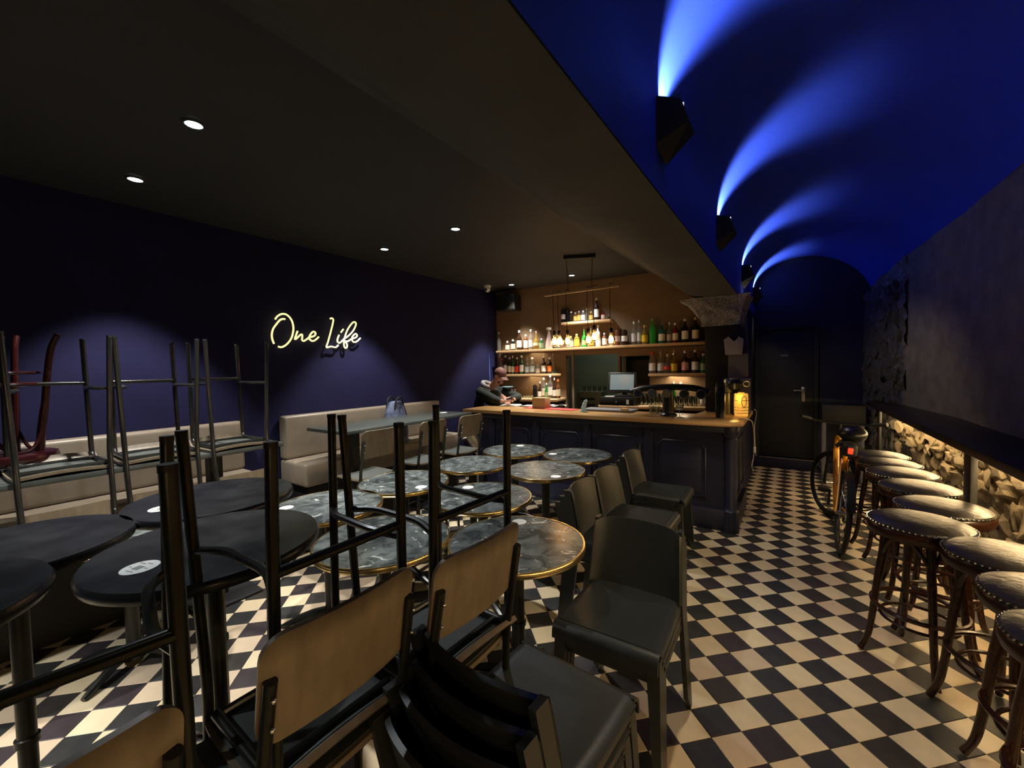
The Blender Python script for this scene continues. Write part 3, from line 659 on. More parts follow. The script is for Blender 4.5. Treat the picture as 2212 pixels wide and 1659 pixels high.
# flasks and lantern at the right end of the worktop
q = on_top(1556, 902)
t = thing('flask', 'tall black flask on the right end of the bar worktop', 'flask', (q.x, q.y, TOP+.001)); obj('flask_body', MB().lathe([(.045, 0), (.046, .30), (.04, .31)], 18), m_black, t); obj('flask_lid', MB().lathe([(.042, .31), (.042, .345), (.03, .355)], 18), m_black, t)
q = on_top(1573, 894)
t = thing('flask', 'greenish steel flask between the black flask and the lantern', 'flask', (q.x, q.y, TOP+.001)); obj('flask_body', MB().lathe([(.05, 0), (.05, .27), (.045, .29)], 18), mat('olive_steel', (.22, .21, .14), .35, metal=.5), t)
obj('flask_lid', MB().lathe([(.035, .29), (.045, .30), (.045, .36), (.04, .37)], 18), m_steel, t); obj('band', MB().lathe([(.0515, .225), (.0515, .235)], 18, caps=False), m_black, t)
q = on_top(1601, 898)
t = thing('lantern', 'glowing amber carved lantern on the right end of the bar', 'lantern', (q.x, q.y, TOP+.001))
obj('lantern_body', MB().lathe([(.060, 0), (.064, .02), (.066, .12), (.063, .22), (.058, .23)], 24), m_gold, t)
for z in (.03, .06, .09, .16): obj('carved_band', MB().tube([(.0665*cos(a), .0665*sin(a), z) for a in [2*pi*k/24 for k in range(24)]], .003, 5, closed=True), m_brass, t)
obj('carved_oval', MB().tube([(.0675*sin(.5+.35*cos(a)), -.0675*cos(.5+.35*cos(a)), .15+.055*sin(a)) for a in [2*pi*k/20 for k in range(20)]], .003, 5, closed=True), m_dark[0], t)
obj('wick_disc', MB().lathe([(.030, .231), (.030, .240)], 18), m_gold, t)
lamp('lantern_glow', 'POINT', (q.x-.02, q.y-.11, TOP+.20), .8, (1, .6, .15), size=.04)
# coffee grinder / machine by the pillar
q = on_y(1587, 838, 4.98)
t = thing('coffee_grinder', 'black coffee grinder with round hopper in front of the pillar', 'coffee grinder', (q.x, q.y-.06, TOP+.001))
obj('grinder_body', MB().box((0, 0, .12), (.09, .10, .24), bev=.02), m_blackmatt, t); obj('hopper', MB().lathe([(.03, .24), (.065, .27), (.075, .33), (.05, .37)], 20), m_black, t)
obj('hopper_lid', MB().lathe([(.04, .37), (.04, .385)], 20), m_steel, t)
t = thing('coffee_machine', 'dark grey coffee machine on the far right end of the worktop', 'coffee machine', (q.x+.02, 5.035, TOP+.001))
obj('machine_body', MB().box((0, 0, .19), (.26, .055, .38), bev=.012), m_card, t); obj('ring_dial', MB().tube([(.09+.03*cos(a), -.032, .32+.028*sin(a)) for a in [2*pi*k/18 for k in range(18)]], .006, 6, closed=True), m_steel, t)
q1 = on_y(1573, 765, 5.06); q2 = on_y(1617, 800, 5.06)
obj('grey_board', MB().box(((q1.x+q2.x)/2, 5.055, q1.z-.16), (q2.x-q1.x, .015, .32), bev=.002), m_card, label='plain grey board fixed to the black pillar', cat='board')
a = on_y(1572, 733, 5.06); b_ = on_y(1602, 762, 5.06)
obj('paper_bag', MB().prism([(-.085, -.095), (.075, -.095), (.09, .07), (.045, .10), (.0, .035), (-.05, .11), (-.10, .07)], -.03, .03, M=Matrix.Translation(((a.x+b_.x)/2, 5.03, (a.z+b_.z)/2)) @ Matrix.Rotation(pi/2, 4, 'X'), bev=.006), mat('pale_grey_paper', (.30, .29, .30), .6), label='pale notched paper bag on the board at the black pillar', cat='bag')
# fridge in the kitchen and items in view there
s, _ = wl(1278, 850, -.7)
t = thing('kitchen_fridge', 'grey-green steel catering unit seen through the hatch', 'appliance', WM @ Vector((s, .75, 0)), WT)
obj('unit_body', MB().box((0, 0, .6), (.42, .4, 1.2), bev=.01), m_fridge, t)
for z in (1.08, .98): obj('dark_slot', MB().box((-.02, -.204, z), (.24, .01, .035)), m_blackmatt, t)
for k in range(5):
    s2, z2 = wl(1262+k*11, 829, -.62); tumbler(WM @ Vector((s2, .62, 1.201)), .09, .03, 'glass on the catering unit seen through the hatch, %s from the left' % ordinal(k), 'glasses on the catering unit')
# speaker and camera
a = on_wall(1098, 655, .15)
t = thing('wall_speaker', 'black wall speaker high in the corner of the bar', 'speaker', a, WT); obj('cabinet', MB().box((0, 0, 0), (.34, .24, .25), bev=.01), m_blackmatt, t)
obj('grille', MB().box((0, -.122, 0), (.31, .006, .22), bev=.002), m_black, t); obj('status_light', MB().ball((.10, -.126, .0), .006, seg=8), m_white, t)
a = on_z(1053, 620, CEIL-.02)
t = thing('dome_camera', 'small white dome security camera on the ceiling by the speaker', 'camera', (a.x, a.y, CEIL)); obj('mount', MB().lathe([(.05, -.03), (.055, 0)], 20), m_white, t); obj('dome', MB().ball((0, 0, -.055), .045), m_white, t); obj('lens_window', MB().ball((.0, -.03, -.065), .022, seg=10), m_black, t)
# pendant ------------------------------------------------------------------
t = thing('pendant_lamp', 'pendant with filament bulbs on cords hung over a rail above the bar', 'pendant lamp')
obj('canopy', MB().box((-2.0, 4.32, CEIL-.02), (.36, .07, .04), M=Matrix.Translation((-2.0, 4.32, 0)) @ Matrix.Rotation(.45, 4, 'Z') @ Matrix.Translation((2.0, -4.32, 0)), bev=.004), m_blackmatt, t)
RY = 4.45; ra = on_y(1176, 638, RY); rb = on_y(1338, 618, RY); rz = (ra.z+rb.z)/2
obj('rail', MB().box(((ra.x+rb.x)/2, RY, rz), (rb.x-ra.x, .035, .022), bev=.003), m_shelf, t)
for x, px in ((1228, 0), (1278, 1)): 
    q = on_y(x, 630, RY); obj('suspension_cord', MB().tube([(q.x, RY, rz), (-2.14+.27*px, 4.26+.13*px, CEIL-.02)], .004, 6), m_cord, t)
BU = [(1198, 738), (1208, 738), (1226, 737), (1271, 734), (1284, 727), (1320, 734), (1244, 738)][:6]
for i, (x, y) in enumerate(BU):
    q = on_y(x, y, RY+.02)
    obj('bulb_cord', MB().tube(arc([(q.x+.05, RY, rz+.03), (q.x+.02, RY-.02, rz+.035), (q.x, RY, rz-.0), (q.x, RY, (rz+q.z)/2), (q.x, RY+.02, q.z+.13)], 4), .0035, 6), m_cord, t)
    hgt = obj('lamp_holder', MB().lathe([(.012, .135), (.02, .125), (.02, .08), (.016, .075)], 14, T(q.x, RY+.02, q.z)), m_blackmatt, t)
    bl = obj('glass_bulb', MB().lathe([(.014, .078), (.022, .055), (.045, .02), (.052, -.012), (.045, -.04), (.02, -.058), (.002, -.062)], 18, T(q.x, RY+.02, q.z), caps=False), m_amberglass, t)
    obj('filament', MB().ball((q.x, RY+.02, q.z), (.028, .028, .037), seg=14), m_filament, bl)

# ---------------------------------------------------------------- neon sign
NX = XW+.05
def npt(x, y):
    p = on_x(570+x/9.617, 660+y/9.617, NX); return p
ns = thing('neon_sign', 'yellow handwritten neon sign reading One Life on the dark wall', 'neon sign')
STR = {'letter_o': [[(235, 285), (270, 235), (330, 190), (400, 174), (470, 190), (540, 250), (590, 340), (612, 450), (605, 560), (570, 680), (500, 780), (420, 845), (350, 865), (295, 850)],
                    [(440, 282), (390, 280), (330, 305), (250, 400), (190, 490), (165, 600), (175, 700), (210, 795)]],
       'letter_n': [[(700, 530), (675, 600), (645, 700), (700, 665), (760, 608), (795, 605), (797, 660), (793, 715), (830, 735), (890, 700), (935, 662)]],
       'letter_e': [[(935, 662), (1010, 645), (1060, 620), (1072, 572), (1040, 542), (1000, 560), (955, 625), (945, 690), (1005, 736), (1070, 715), (1140, 650)]],
       'letter_l': [[(1375, 275), (1410, 264), (1440, 290), (1432, 370), (1380, 580), (1330, 760), (1300, 868), (1390, 852), (1470, 866), (1510, 858), (1545, 820)]],
       'letter_i': [[(1562, 610), (1532, 690), (1530, 750), (1570, 777), (1615, 745), (1660, 695)], [(1650, 490), (1600, 560)]],
       'letter_f': [[(1660, 695), (1750, 635), (1850, 530), (1905, 420), (1910, 365), (1880, 342), (1830, 370), (1750, 480), (1695, 610), (1662, 760), (1670, 850), (1700, 886), (1730, 850), (1718, 790), (1692, 748), (1745, 742), (1820, 692)]],
       'letter_e_last': [[(1820, 692), (1900, 668), (1937, 630), (1917, 590), (1880, 600), (1832, 665), (1840, 735), (1890, 762), (1950, 730), (2005, 675)]]}
for nm_, ss in STR.items():
    mb = MB()
    for st in ss: mb.tube(arc([npt(*p) for p in st], 4) if len(st) > 2 else [npt(*p) for p in st], .0085, 8)
    obj('letter', mb, m_neon, ns)
for (x, y) in ((300, 850), (605, 500), (830, 735), (1300, 868), (1700, 886), (1905, 365)):
    p_ = npt(x, y); obj('wall_standoff', MB().tube([p_, (XW+.001, p_.y, p_.z)], .004, 6), m_blackmatt, ns)

# ---------------------------------------------------------------- banquettes and high wall tables
def banquette(y0, y1, label):
    t = thing('banquette', label, 'bench', (XW+.002, (y0+y1)/2, 0)); L = y1-y0
    obj('plinth_frame', MB().box((.24, 0, .27), (.34, L-.1, .54)), m_blackmatt, t)
    n = max(1, round(L/1.9)); 
    for k in range(n):
        c = -L/2+L*(k+.5)/n
        obj('seat_cushion', MB().box((.235, c, .665), (.46, L/n-.006, .22), bev=.03, seg=4), m_vinyl, t)
        obj('back_cushion', MB().box((.06, c, .985), (.11, L/n-.006, .42), M=None, bev=.03, seg=4), m_vinyl, t)
    return t
banquette(-1.0, 1.60, 'left taupe vinyl banquette under the dark wall, behind upturned chairs')
banquette(1.93, 4.02, 'right taupe vinyl banquette below the neon sign, with a bag on it')
def long_table(x0, x1, y0, y1, label):
    t = thing('high_table', label, 'table', ((x0+x1)/2, (y0+y1)/2, 0)); w_, L = x1-x0, y1-y0
    obj('tabletop', MB().box((0, 0, 1.075), (w_, L, .03), bev=.003), m_greytop, t)
    for y in (-L*.33, L*.33):
        l = obj('pedestal', MB().box((0, y, .53), (.08, .08, 1.06)), m_blackmatt, t)
        obj('foot_plate', MB().box((0, y, .01), (.42, .4, .02), bev=.004), m_blackmatt, l)
    return t
long_table(-3.70, -3.13, -.55, 1.52, 'long slate-grey high table on the left carrying upturned chairs')
long_table(-3.74, -3.15, 2.03, 3.72, 'long slate-grey high table in front of the right banquette')
q = on_z(961, 888, 1.092)
obj('coaster', MB().lathe([(.045, 0), (.045, .004)], 20), m_sticker, label='small white coaster on the far end of the right high table', cat='coaster').location = (-3.45, 3.55, 1.0915)
# bag on the banquette
bg = thing('shoulder_bag', 'blue and white patterned bag standing on the right banquette', 'bag', (-3.80, 3.12, .777), (0, 0, .3))
def bag_pt(u, v):
    a = 2*pi*u; k = (1-.45*v**3)*(1+.05*noise.noise(Vector((cos(a)*2, sin(a)*2, v*4))))
    return (.10*cos(a)*k, .20*sin(a)*k, .47*v)
obj('bag_body', MB().grid(bag_pt, 28, 10).ball((0, 0, .46), (.055, .11, .02)), m_bag, bg)
for s_ in (-1, 1): obj('bag_strap', MB().tube(arc([(.05*s_, -.10, .38), (.06*s_, -.06, .50), (.06*s_, .03, .52), (.05*s_, .10, .40), (.1*s_, .13, .2)], 5), .010, 6), m_blackmatt, bg)

# ---------------------------------------------------------------- round tables
def sticker(parent, x, y, z):
    s_ = obj('paper_sticker', MB().lathe([(.041, 0), (.041, .0012)], 28, T(x, y, z)), m_sticker, parent)
    g = MB()
    g.box((x-.001, y-.004, z+.0015), (.022, .02, .0006))
    for k, (a, b, c_) in enumerate(((-.018, .018, .02), (.004, .022, .018), (.0, -.024, .026), (.022, .0, .01), (-.026, -.006, .008))): g.box((x+a, y+b, z+.0015), (c_, .0028, .0006))
    return s_, g
def round_table(x, y, top, r, label, rot, kind, stk):
    t = thing('round_table', label, 'table', (x, y, 0), rot, 'round marble bistro tables' if kind == 'marble' else 'black round high tables')
    if kind == 'marble':
        obj('marble_top', MB().lathe([(r-.012, top-.022), (r-.004, top-.02), (r-.004, top)], 64), m_marble, t)
        obj('brass_edge', MB().lathe([(r-.004, top-.026), (r+.003, top-.024), (r+.003, top-.016), (r, top-.013), (r+.003, top-.010), (r+.003, top-.002), (r, top+.002), (r-.008, top+.0022), (r-.008, top-.001)], 64, caps=False), m_brass, t)
    else:
        obj('black_top', MB().lathe([(r-.02, top-.034), (r-.004, top-.03), (r, top-.020), (r, top-.010), (r-.006, top), (r-.01, top)], 64), m_blacktop, t)
    pr_ = .033 if kind == 'marble' else .022
    ped = obj('pedestal', MB().lathe([(.09, top-.036), (.09, top-.042), (pr_, top-.055), (pr_, top*.45+.012), (pr_+.006, top*.45+.01), (pr_+.006, top*.45-.01), (pr_, top*.45-.012), (pr_, .06), (.06, .05), (.06, .03)][::-1], 20), m_black, t)
    if kind == 'marble': obj('pedestal_plate', MB().lathe([(.11, top-.032), (.11, top-.026)], 16), m_black, t)
    for k in range(4):
        a = k*pi/2+pi/4
        obj('foot', MB().tube(arc([(0, 0, .07), (.13*cos(a), .13*sin(a), .06), (.24*cos(a), .24*sin(a), .025), (.29*cos(a), .29*sin(a), .012)], 4), [.024, .024, .024, .024, .022, .022, .022, .02, .018, .017, .016, .014, .012], 8), m_black, t)
    if stk is not None:
        sx, sy = r*(.72 if kind == 'marble' else .60)*cos(stk-rot), r*(.72 if kind == 'marble' else .60)*sin(stk-rot)
        s_, g = sticker(t, sx, sy, top+.0005)
        if kind == 'black': obj('printed_marks', g, m_ink, s_)
        else: g.b.free()
    return t
MT = [(-2.39, 3.50, .33, 'back row marble table on the left by the bar, brass rimmed', 2.6, 1.9), (-1.72, 3.60, .33, 'back row marble table on the right, closest to the bar front', 1.2, 3.5),
      (-2.39, 2.81, .33, 'marble table in the second row from the bar, left side', .4, None), (-1.70, 2.94, .33, 'marble table in the second row from the bar, right side', 2.2, -.7),
      (-2.47, 2.09, .34, 'marble table in the third row from the bar, in front of the high table', 3.9, -.2), (-1.71, 2.11, .33, 'marble table in the third row from the bar, beside the stacked chairs', 5.1, 2.7),
      (-2.46, 1.45, .34, 'marble table next to the black high tables, left of the upturned legs', 1.7, 3.9), (-1.72, 1.31, .335, 'marble table in the middle foreground behind the upturned legs', 4.2, .9),
      (-1.12, 1.64, .335, 'marble table nearest the stacked black chairs, reddish sheen', .9, 2.1), (-3.05, .62, .35, 'marble table at the far left behind the black high tables', 3.0, None)]
for k, (x, y, r, l, rot, st) in enumerate(MT): round_table(x, y, .75, r, l, rot, 'marble', st)
for x, y, z, r, l, rot, st in [(-1.434, .477, 1.10, .29, 'black round high table in the left foreground, centre one with white sticker', .3, 4.88), (-1.975, .67, 1.10, .29, 'black round high table furthest back, overlapping the marble tables', 1.0, 4.8),
                            (-1.93, .14, 1.10, .27, 'black round high table at the left edge without a sticker', 2.0, None), (-1.52, -.12, 1.135, .29, 'black round high table at the left edge nearest the camera, white sticker', 2.0, .87)]:
    round_table(x, y, z, r, l, rot, 'black', st)

# ---------------------------------------------------------------- tubular bar chairs with plywood backs
SEAT = .738; R_T = .0125
def bar_chair(mtube, label, loc, rot, group):
    t = thing('bar_chair', label, 'chair', loc, rot, group)
    def slab(u, v):
        x = (u-.5)*.37; y = .19-v*.36; w_ = 1-.04*abs(2*v-1)**3
        z = SEAT-.0-.012*(1-abs(2*u-1)**2)
        if v < .20: z -= .048*((.20-v)/.20)**2
        return (x*w_, y, z)
    obj('seat', MB().grid(slab, 10, 20, thick=-.015), m_ply, t)
    obj('seat_pad', MB().grid(lambda u, v: tuple(Vector(slab(.03+u*.94, .10+v*.87))+Vector((0, 0, .0035))), 8, 10, thick=-.003), m_pad, t)
    obj('under_pad', MB().grid(lambda u, v: tuple(Vector(slab(.03+u*.94, .16+v*.81))+Vector((0, 0, -.0155))), 8, 10, thick=-.003), m_pad, t)
    for s_ in (-1, 1):
        obj('front_leg', MB().tube(bent([(s_*.152, .185, .006), (s_*.160, .165, SEAT-.035), (s_*.160, -.15, SEAT-.035)], .05, 6), R_T, 10), mtube, t)
        obj('rear_leg', MB().tube(bent([(s_*.190, -.190, .006), (s_*.168, -.172, SEAT-.08), (s_*.168, -.185, SEAT+.05), (s_*.162, -.235, SEAT+.31)], .06, 5), R_T, 10), mtube, t)
        obj('side_rail', MB().tube(bent([(s_*.156, .175, .295), (s_*.130, .09, .29), (s_*.140, -.11, .29), (s_*.180, -.183, .295)], .05, 5), .010, 8), mtube, t)
        obj('foot_cap', MB().lathe([(.0132, 0), (.0132, .012)], 10, T(s_*.152, .185, 0)), m_rubber, t); obj('foot_cap', MB().lathe([(.0132, 0), (.0132, .012)], 10, T(s_*.190, -.190, 0)), m_rubber, t)
    obj('footrest_bar', MB().tube([(-.152, .178, .262), (.152, .178, .262)], .0115, 10), mtube, t)
    for y_ in (-.145, .11): obj('seat_crossbar', MB().tube([(-.16, y_, SEAT-.035), (.16, y_, SEAT-.035)], .010, 8), mtube, t)
    def back(u, v):
        q_ = 2*u-1; q_ = math.copysign(1-(1-abs(q_))**1.6, q_); x = q_*.178; cr = .045; ex = max(0, abs(x)-(.178-cr))
        k_ = cr-math.sqrt(max(0, cr*cr-ex*ex)); z = SEAT+.165+k_+v*(.225-2*k_)
        return (x, -.188-.18*(z-SEAT-.05)-.022*(1-(x/.178)**2)+.012, z)
    obj('backrest', MB().grid(back, 36, 10, thick=.011), m_ply, t)
    for s_ in (-1, 1):
        for z_ in (.22, .28): obj('rivet', MB().ball((s_*.163, -.188-.18*(z_-.05)-.018, SEAT+z_), .005, seg=6), m_steel, t)
    return t
UP = (-.92,)
bc = bar_chair(m_tube, 'upright bar chair with plywood back, in the bottom centre foreground', (-1.004, .495, 0), pi/2, 'upright bar chairs with upturned ones stacked on them')
U2 = dup(bc, (-.948, .885, 0), pi/2-.04, 'upright bar chair with plywood back, just right of the first, before the marble tables')
U0 = dup(bc, (-.985, .03, 0), pi/2-.02, 'upright bar chair with plywood back at the bottom left corner')
zf = 2*SEAT-.012+.006
for (x, y, a, l) in [(-.937, .907, -.057, 'upturned black bar chair, legs in the air, right one of the foreground three'), (-1.008, .534, -.024, 'upturned black bar chair, legs in the air, middle one of the foreground three'),
                     (-.971, .083, -.16, 'upturned black bar chair, legs in the air, left one of the foreground three')]:
    o = dup(bc, (x, y, zf), (pi, 0, pi/2+a), l); o['group'] = 'upturned bar chairs in the foreground'
bch = bar_chair(m_chrome_tube, 'upright bar chair at the right high table, left one of three', (-3.02, 2.13, 0), pi/2, 'upright bar chairs at the right high table')
dup(bch, (-3.02, 2.73, 0), pi/2+.04, 'upright bar chair at the right high table, middle one of three')
dup(bch, (-3.0, 3.27, 0), pi/2-.03, 'upright bar chair at the right high table, right one of three')
for (y, a, l) in [(.41, .02, 'upturned bar chair on the left high table, left one of three'), (.82, -.04, 'upturned bar chair on the left high table, middle one of three'), (1.23, .03, 'upturned bar chair on the left high table, right one of three')]:
    o = dup(bch, (-3.30, y, 1.09+SEAT+.005), (pi, 0, -pi/2+a), l); o['group'] = 'upturned bar chairs on the left high table'

# ---------------------------------------------------------------- stacking polypropylene chairs
def stack_chair(m, label, group):
    t = thing('stacking_chair', label, 'chair', group=group); W = .42; D = .39; S = .47
    def seat(u, v):
        x = (u-.5)*(W-.02*v); y = .195-v*D; z = S-.010*math.sin(pi*u)*math.sin(pi*min(1, v*1.1))
        e = abs(2*u-1)
        if e > .94: z -= .012*((e-.94)/.06)**2
        return (x, y, z)
    obj('seat', MB().grid(seat, 24, 16, thick=.012), m, t)
    def frontroll(u, v):
        x = (u-.5)*W; a = v*pi/2; return (x, .195+.030*sin(a), S-.030*(1-cos(a))-.022*max(0, v-.8)/.2)
    obj('front_edge', MB().grid(frontroll, 12, 8, thick=-.010), m, t)
    def back(u, v):
        hw = .215-.010*v; x = (2*u-1)*hw; z = S+.002+.30*v
        y = -.19-.060*v-.045*(1-(x/hw)**2)*(.35+.65*v)+.02*(abs(x/hw)**8)
        if v > .9: z -= .02*abs(2*u-1)**6*(v-.9)/.1
        return (x, y, z)
    obj('backrest', MB().grid(back, 24, 14, thick=.014).soften(), m, t)
    for s_ in (-1, 1):
        def strip(u, v, s_=s_):
            z = v*(S+.30); k = max(0, (S-z)/S); y = -.205-.060*max(0, (z-S)/.30)-.055*k
            return (s_*(.215-.010*max(0, (z-S)/.3)+.012*k), y+(u-.5)*(.045-.012*k)+.005, z)
        obj('rear_leg', MB().grid(strip, 1, 18, thick=.020*s_).soften(), m, t)
        fl = MB()
        rings = []
        for k in range(9):
            q_ = k/8; z = (S-.02)*(1-q_); wd = .050-.022*q_; dp = .040-.012*q_; x = s_*(W/2-wd/2+.010*q_); y = .205-dp/2+.03*q_
            rings.append([fl.b.verts.new(c) for c in ((x-wd/2, y-dp/2, z), (x+wd/2, y-dp/2, z), (x+wd/2, y+dp/2, z), (x-wd/2, y+dp/2, z))])
        for a_, b_ in zip(rings, rings[1:]):
            for j in range(4): fl.b.faces.new((a_[j], a_[(j+1) % 4], b_[(j+1) % 4], b_[j]))
        fl.b.faces.new(rings[0]); fl.b.faces.new(rings[-1][::-1])
        es = [e for e in fl.b.edges if abs(e.verts[0].co.z-e.verts[1].co.z) > .02]
        bmesh.ops.bevel(fl.b, geom=es, offset=.007, segments=3, profile=.5, affect='EDGES')
        obj('front_leg', fl, m, t)
        obj('side_apron', MB().box((s_*(W/2-.006), 0, S-.022), (.010, D-.02, .030), bev=.003), m, t)
    return t
sc = stack_chair(m_poly, 'x', 'x')
first = [sc]
def stack(x, y, rot, n, where, group, dz=.045, dy=.030, z0=0):
    for k in range(n):
        f = Vector((0, -dy*(n-1-k), 0)); f.rotate(Matrix.Rotation(rot, 3, 'Z')); p = (x+f.x, y+f.y, z0+dz*k)
        pos = 'top' if k == n-1 else ('bottom' if k == 0 else '%s from bottom' % ordinal(k))
        l = 'black plastic chair, %s of the %s' % (pos, where)
        if first: o = first.pop(); o.location = p; o.rotation_euler = (0, 0, rot); o['label'] = l
        else: o = dup(sc, p, rot, l)
        o['group'] = group
stack(-.60, 1.66, pi+.02, 3, 'stack in the right foreground', 'nearest tall chair stack', dz=.04)
stack(-.60, .965, -.08, 4, 'stack at the bottom centre seen from behind', 'bottom centre chair stack', dz=.048, dy=.042)
stack(-.875, 2.42, -pi/2+.03, 3, 'stack by the marble tables, left of two', 'chair stack beside marble tables', dz=.04)
stack(-.875, 2.80, -pi/2, 3, 'stack by the marble tables, right of two', 'second chair stack beside marble tables', dz=.04)
stack(-.91, 3.49, -pi/2+.03, 3, 'stack nearest the bar front', 'chair stack nearest the bar', dz=.04)

# ---------------------------------------------------------------- bentwood bar stools with studded leather seats
def bar_stool(mw, label, loc, rot, group, S=.77):
    t = thing('bar_stool', label, 'stool', loc, rot, group); r = .205
    obj('seat_cushion', MB().lathe([(r-.004, S-.030), (r, S-.024), (r-.006, S-.012), (r*.86, S-.002), (r*.6, S+.007), (r*.3, S+.010), (.001, S+.011)], 48), m_leather, t)
    obj('seat_ring', MB().lathe([(r-.02, S-.085), (r-.002, S-.08), (r+.004, S-.06), (r+.004, S-.042), (r-.004, S-.030), (r-.02, S-.030)], 40), mw, t)
    nb_ = MB(); n = 60
    for k in range(n):
        a = 2*pi*k/n; c = ((r+.0005)*cos(a), (r+.0005)*sin(a), S-.020)
        q_ = bmesh.ops.create_icosphere(nb_.b, subdivisions=1, radius=.0052)
        for v in q_['verts']: v.co += Vector(c)
    o = obj('nailheads', nb_, m_nail, t); o['kind'] = 'stuff'
    for k in range(4):
        a = k*pi/2+pi/4; c, s_ = cos(a), sin(a)
        P = [(.135, S-.07), (.145, S-.2), (.165, .42), (.185, .22), (.205, .09), (.235, .012)]
        obj('leg', MB().tube(arc([(q_*c, q_*s_, z) for q_, z in P], 4), [.0185]*4+[.018]*4+[.0165]*4+[.0155]*4+[.015]*5, 10), mw, t)
        a2 = a+pi/4
        L = MB().tube(arc([(.152*cos(a), .152*sin(a), S-.22), (.135*cos(a+.35), .135*sin(a+.35), S-.115), (.125*cos(a2), .125*sin(a2), S-.09), (.135*cos(a+pi/2-.35), .135*sin(a+pi/2-.35), S-.115), (.152*cos(a+pi/2), .152*sin(a+pi/2), S-.22)], 5), .009, 8)
        obj('brace_arch', L, mw, t)
    obj('foot_ring', MB().tube([(.185*cos(2*pi*k/32), .185*sin(2*pi*k/32), .30) for k in range(32)], .0115, 8, closed=True), mw, t)
    obj('lower_ring', MB().tube([(.150*cos(2*pi*k/28), .150*sin(2*pi*k/28), .235) for k in range(28)], .008, 8, closed=True), mw, t)
    return t
st = bar_stool(m_bentwood, 'x', (0, 0, 0), 0, 'bentwood bar stools along the ledge')
SP = [(.755, 1.90, 'nearest stool at the lower right edge, pale light on its black seat'), (.79, 2.22, 'second nearest stool at the right edge, studded seat half in frame'),
      (.775, 2.60, 'third nearest stool at the right edge under the ledge'), (.555, 2.92, 'stool pulled out furthest into the aisle, shadow patch on its seat'),
      (.72, 3.30, 'stool behind the ledge post, reddish wood ring lit'), (.71, 3.74, 'fifth stool from the far end of the row'), (.69, 4.15, 'stool in the row just behind, fourth from the far end'),
      (.665, 4.50, 'stool beside the bicycle saddle, third from the far end'), (.655, 4.86, 'stool near the far end of the row, second from last')]
for k, (x, y, l) in enumerate(SP):
    l = 'bentwood bar stool, studded leather seat: '+l
    l = ' '.join(l.split()[:16])
    if k == 0: st.location = (x, y, 0); st['label'] = l; st.rotation_euler = (0, 0, .2)
    else: dup(st, (x, y, 0), .3*k, l)
rs = bar_stool(m_redlac, 'oxblood bentwood stool turned upside down on the left high table', (-3.62, .25, 1.092+.78), (pi, 0, .4), 'upturned bentwood stool')
# high console at the end of the corridor
a = on_y(1778, 893, 6.95); b_ = on_y(1868, 935, 6.95)
t = thing('corridor_console', 'dark high console with grey legs at the end of the corridor', 'table', ((a.x+b_.x)/2, 7.1, 0)); w_ = .46
obj('console_box', MB().box((0, 0, .90), (w_, .3, .24), bev=.006), m_blackmatt, t)
for x in (-1, 1):
    for y in (-1, 1): obj('leg', MB().box((x*(w_/2-.03), y*.12, .39), (.035, .035, .78)), m_card, t)

# ---------------------------------------------------------------- bicycle
bk = thing('bicycle', 'yellow-orange bicycle with black wheels parked beside the bar stools', 'bicycle', (.335, 4.32, 0), (0, radians(5), .02))
WR = .335
def wheel(cy, steer, name):
    Mw = Matrix.Translation((0, cy, WR)) @ Matrix.Rotation(steer, 4, 'Z')
    wv = obj(name, MB().tube([(0, (WR-.02)*cos(2*pi*k/40), (WR-.02)*sin(2*pi*k/40)) for k in range(40)], .020, 8, closed=True, M=Mw), m_rubber, bk)
    obj('rim', MB().tube([(0, (WR-.045)*cos(2*pi*k/40), (WR-.045)*sin(2*pi*k/40)) for k in range(40)], .009, 6, closed=True, M=Mw), m_black, wv)
    sp = MB()
    for k in range(24):
        a = 2*pi*k/24; sp.tube([((-1)**k*.025, .018*cos(a+.5), .018*sin(a+.5)), (0, (WR-.045)*cos(a), (WR-.045)*sin(a))], .0012, 3, M=Mw)
    obj('spokes', sp, m_steel, wv)
    obj('hub', MB().tube([(-.05, 0, 0), (.05, 0, 0)], .018, 10, M=Mw), m_steel, wv)
wheel(0, 0, 'rear_wheel'); wheel(1.03, .45, 'front_wheel')
BBp = (0, .43, .27); ST = (0, .27, .80); HT = (0, .86, .86); HB = (0, .895, .72)
obj('frame', MB().tube([BBp, HB], .026, 10).tube([ST, HT], .018, 10).tube([BBp, ST], .018, 10).tube([HB, HT], .024, 10)
    .tube([(.03, .37, .28), (.05, 0, WR)], .010, 8).tube([(-.03, .37, .28), (-.05, 0, WR)], .010, 8).tube([(.02, .28, .74), (.05, 0, WR)], .009, 8).tube([(-.02, .28, .74), (-.05, 0, WR)], .009, 8), m_orange, bk)
Ms = Matrix.Translation((0, 1.03, WR)) @ Matrix.Rotation(.45, 4, 'Z') @ Matrix.Translation((0, -1.03, -WR))
obj('fork', MB().tube([HB, (0, .93, .66)], .02, 8).tube([(.05, .93, .68), (.055, 1.0, .4), (.05, 1.03, WR)], .013, 8).tube([(-.05, .93, .68), (-.055, 1.0, .4), (-.05, 1.03, WR)], .013, 8).box((0, .93, .68), (.12, .03, .03)), m_black, bk)
obj('handlebar', MB().tube([HT, (0, .84, .99)], .016, 8).tube(arc([(-.33, .74, 1.04), (-.2, .84, 1.0), (0, .88, .99), (.2, .88, 1.0), (.30, .80, 1.02)], 5), .0125, 8), m_black, bk)
for s_ in (-1, 1): obj('grip', MB().tube([(s_*.33, .74, 1.04), (s_*.24, .81, 1.013)], .019, 10), m_rubber, bk)
obj('seat_post', MB().tube([ST, (0, .24, .90)], .014, 8), m_black, bk)
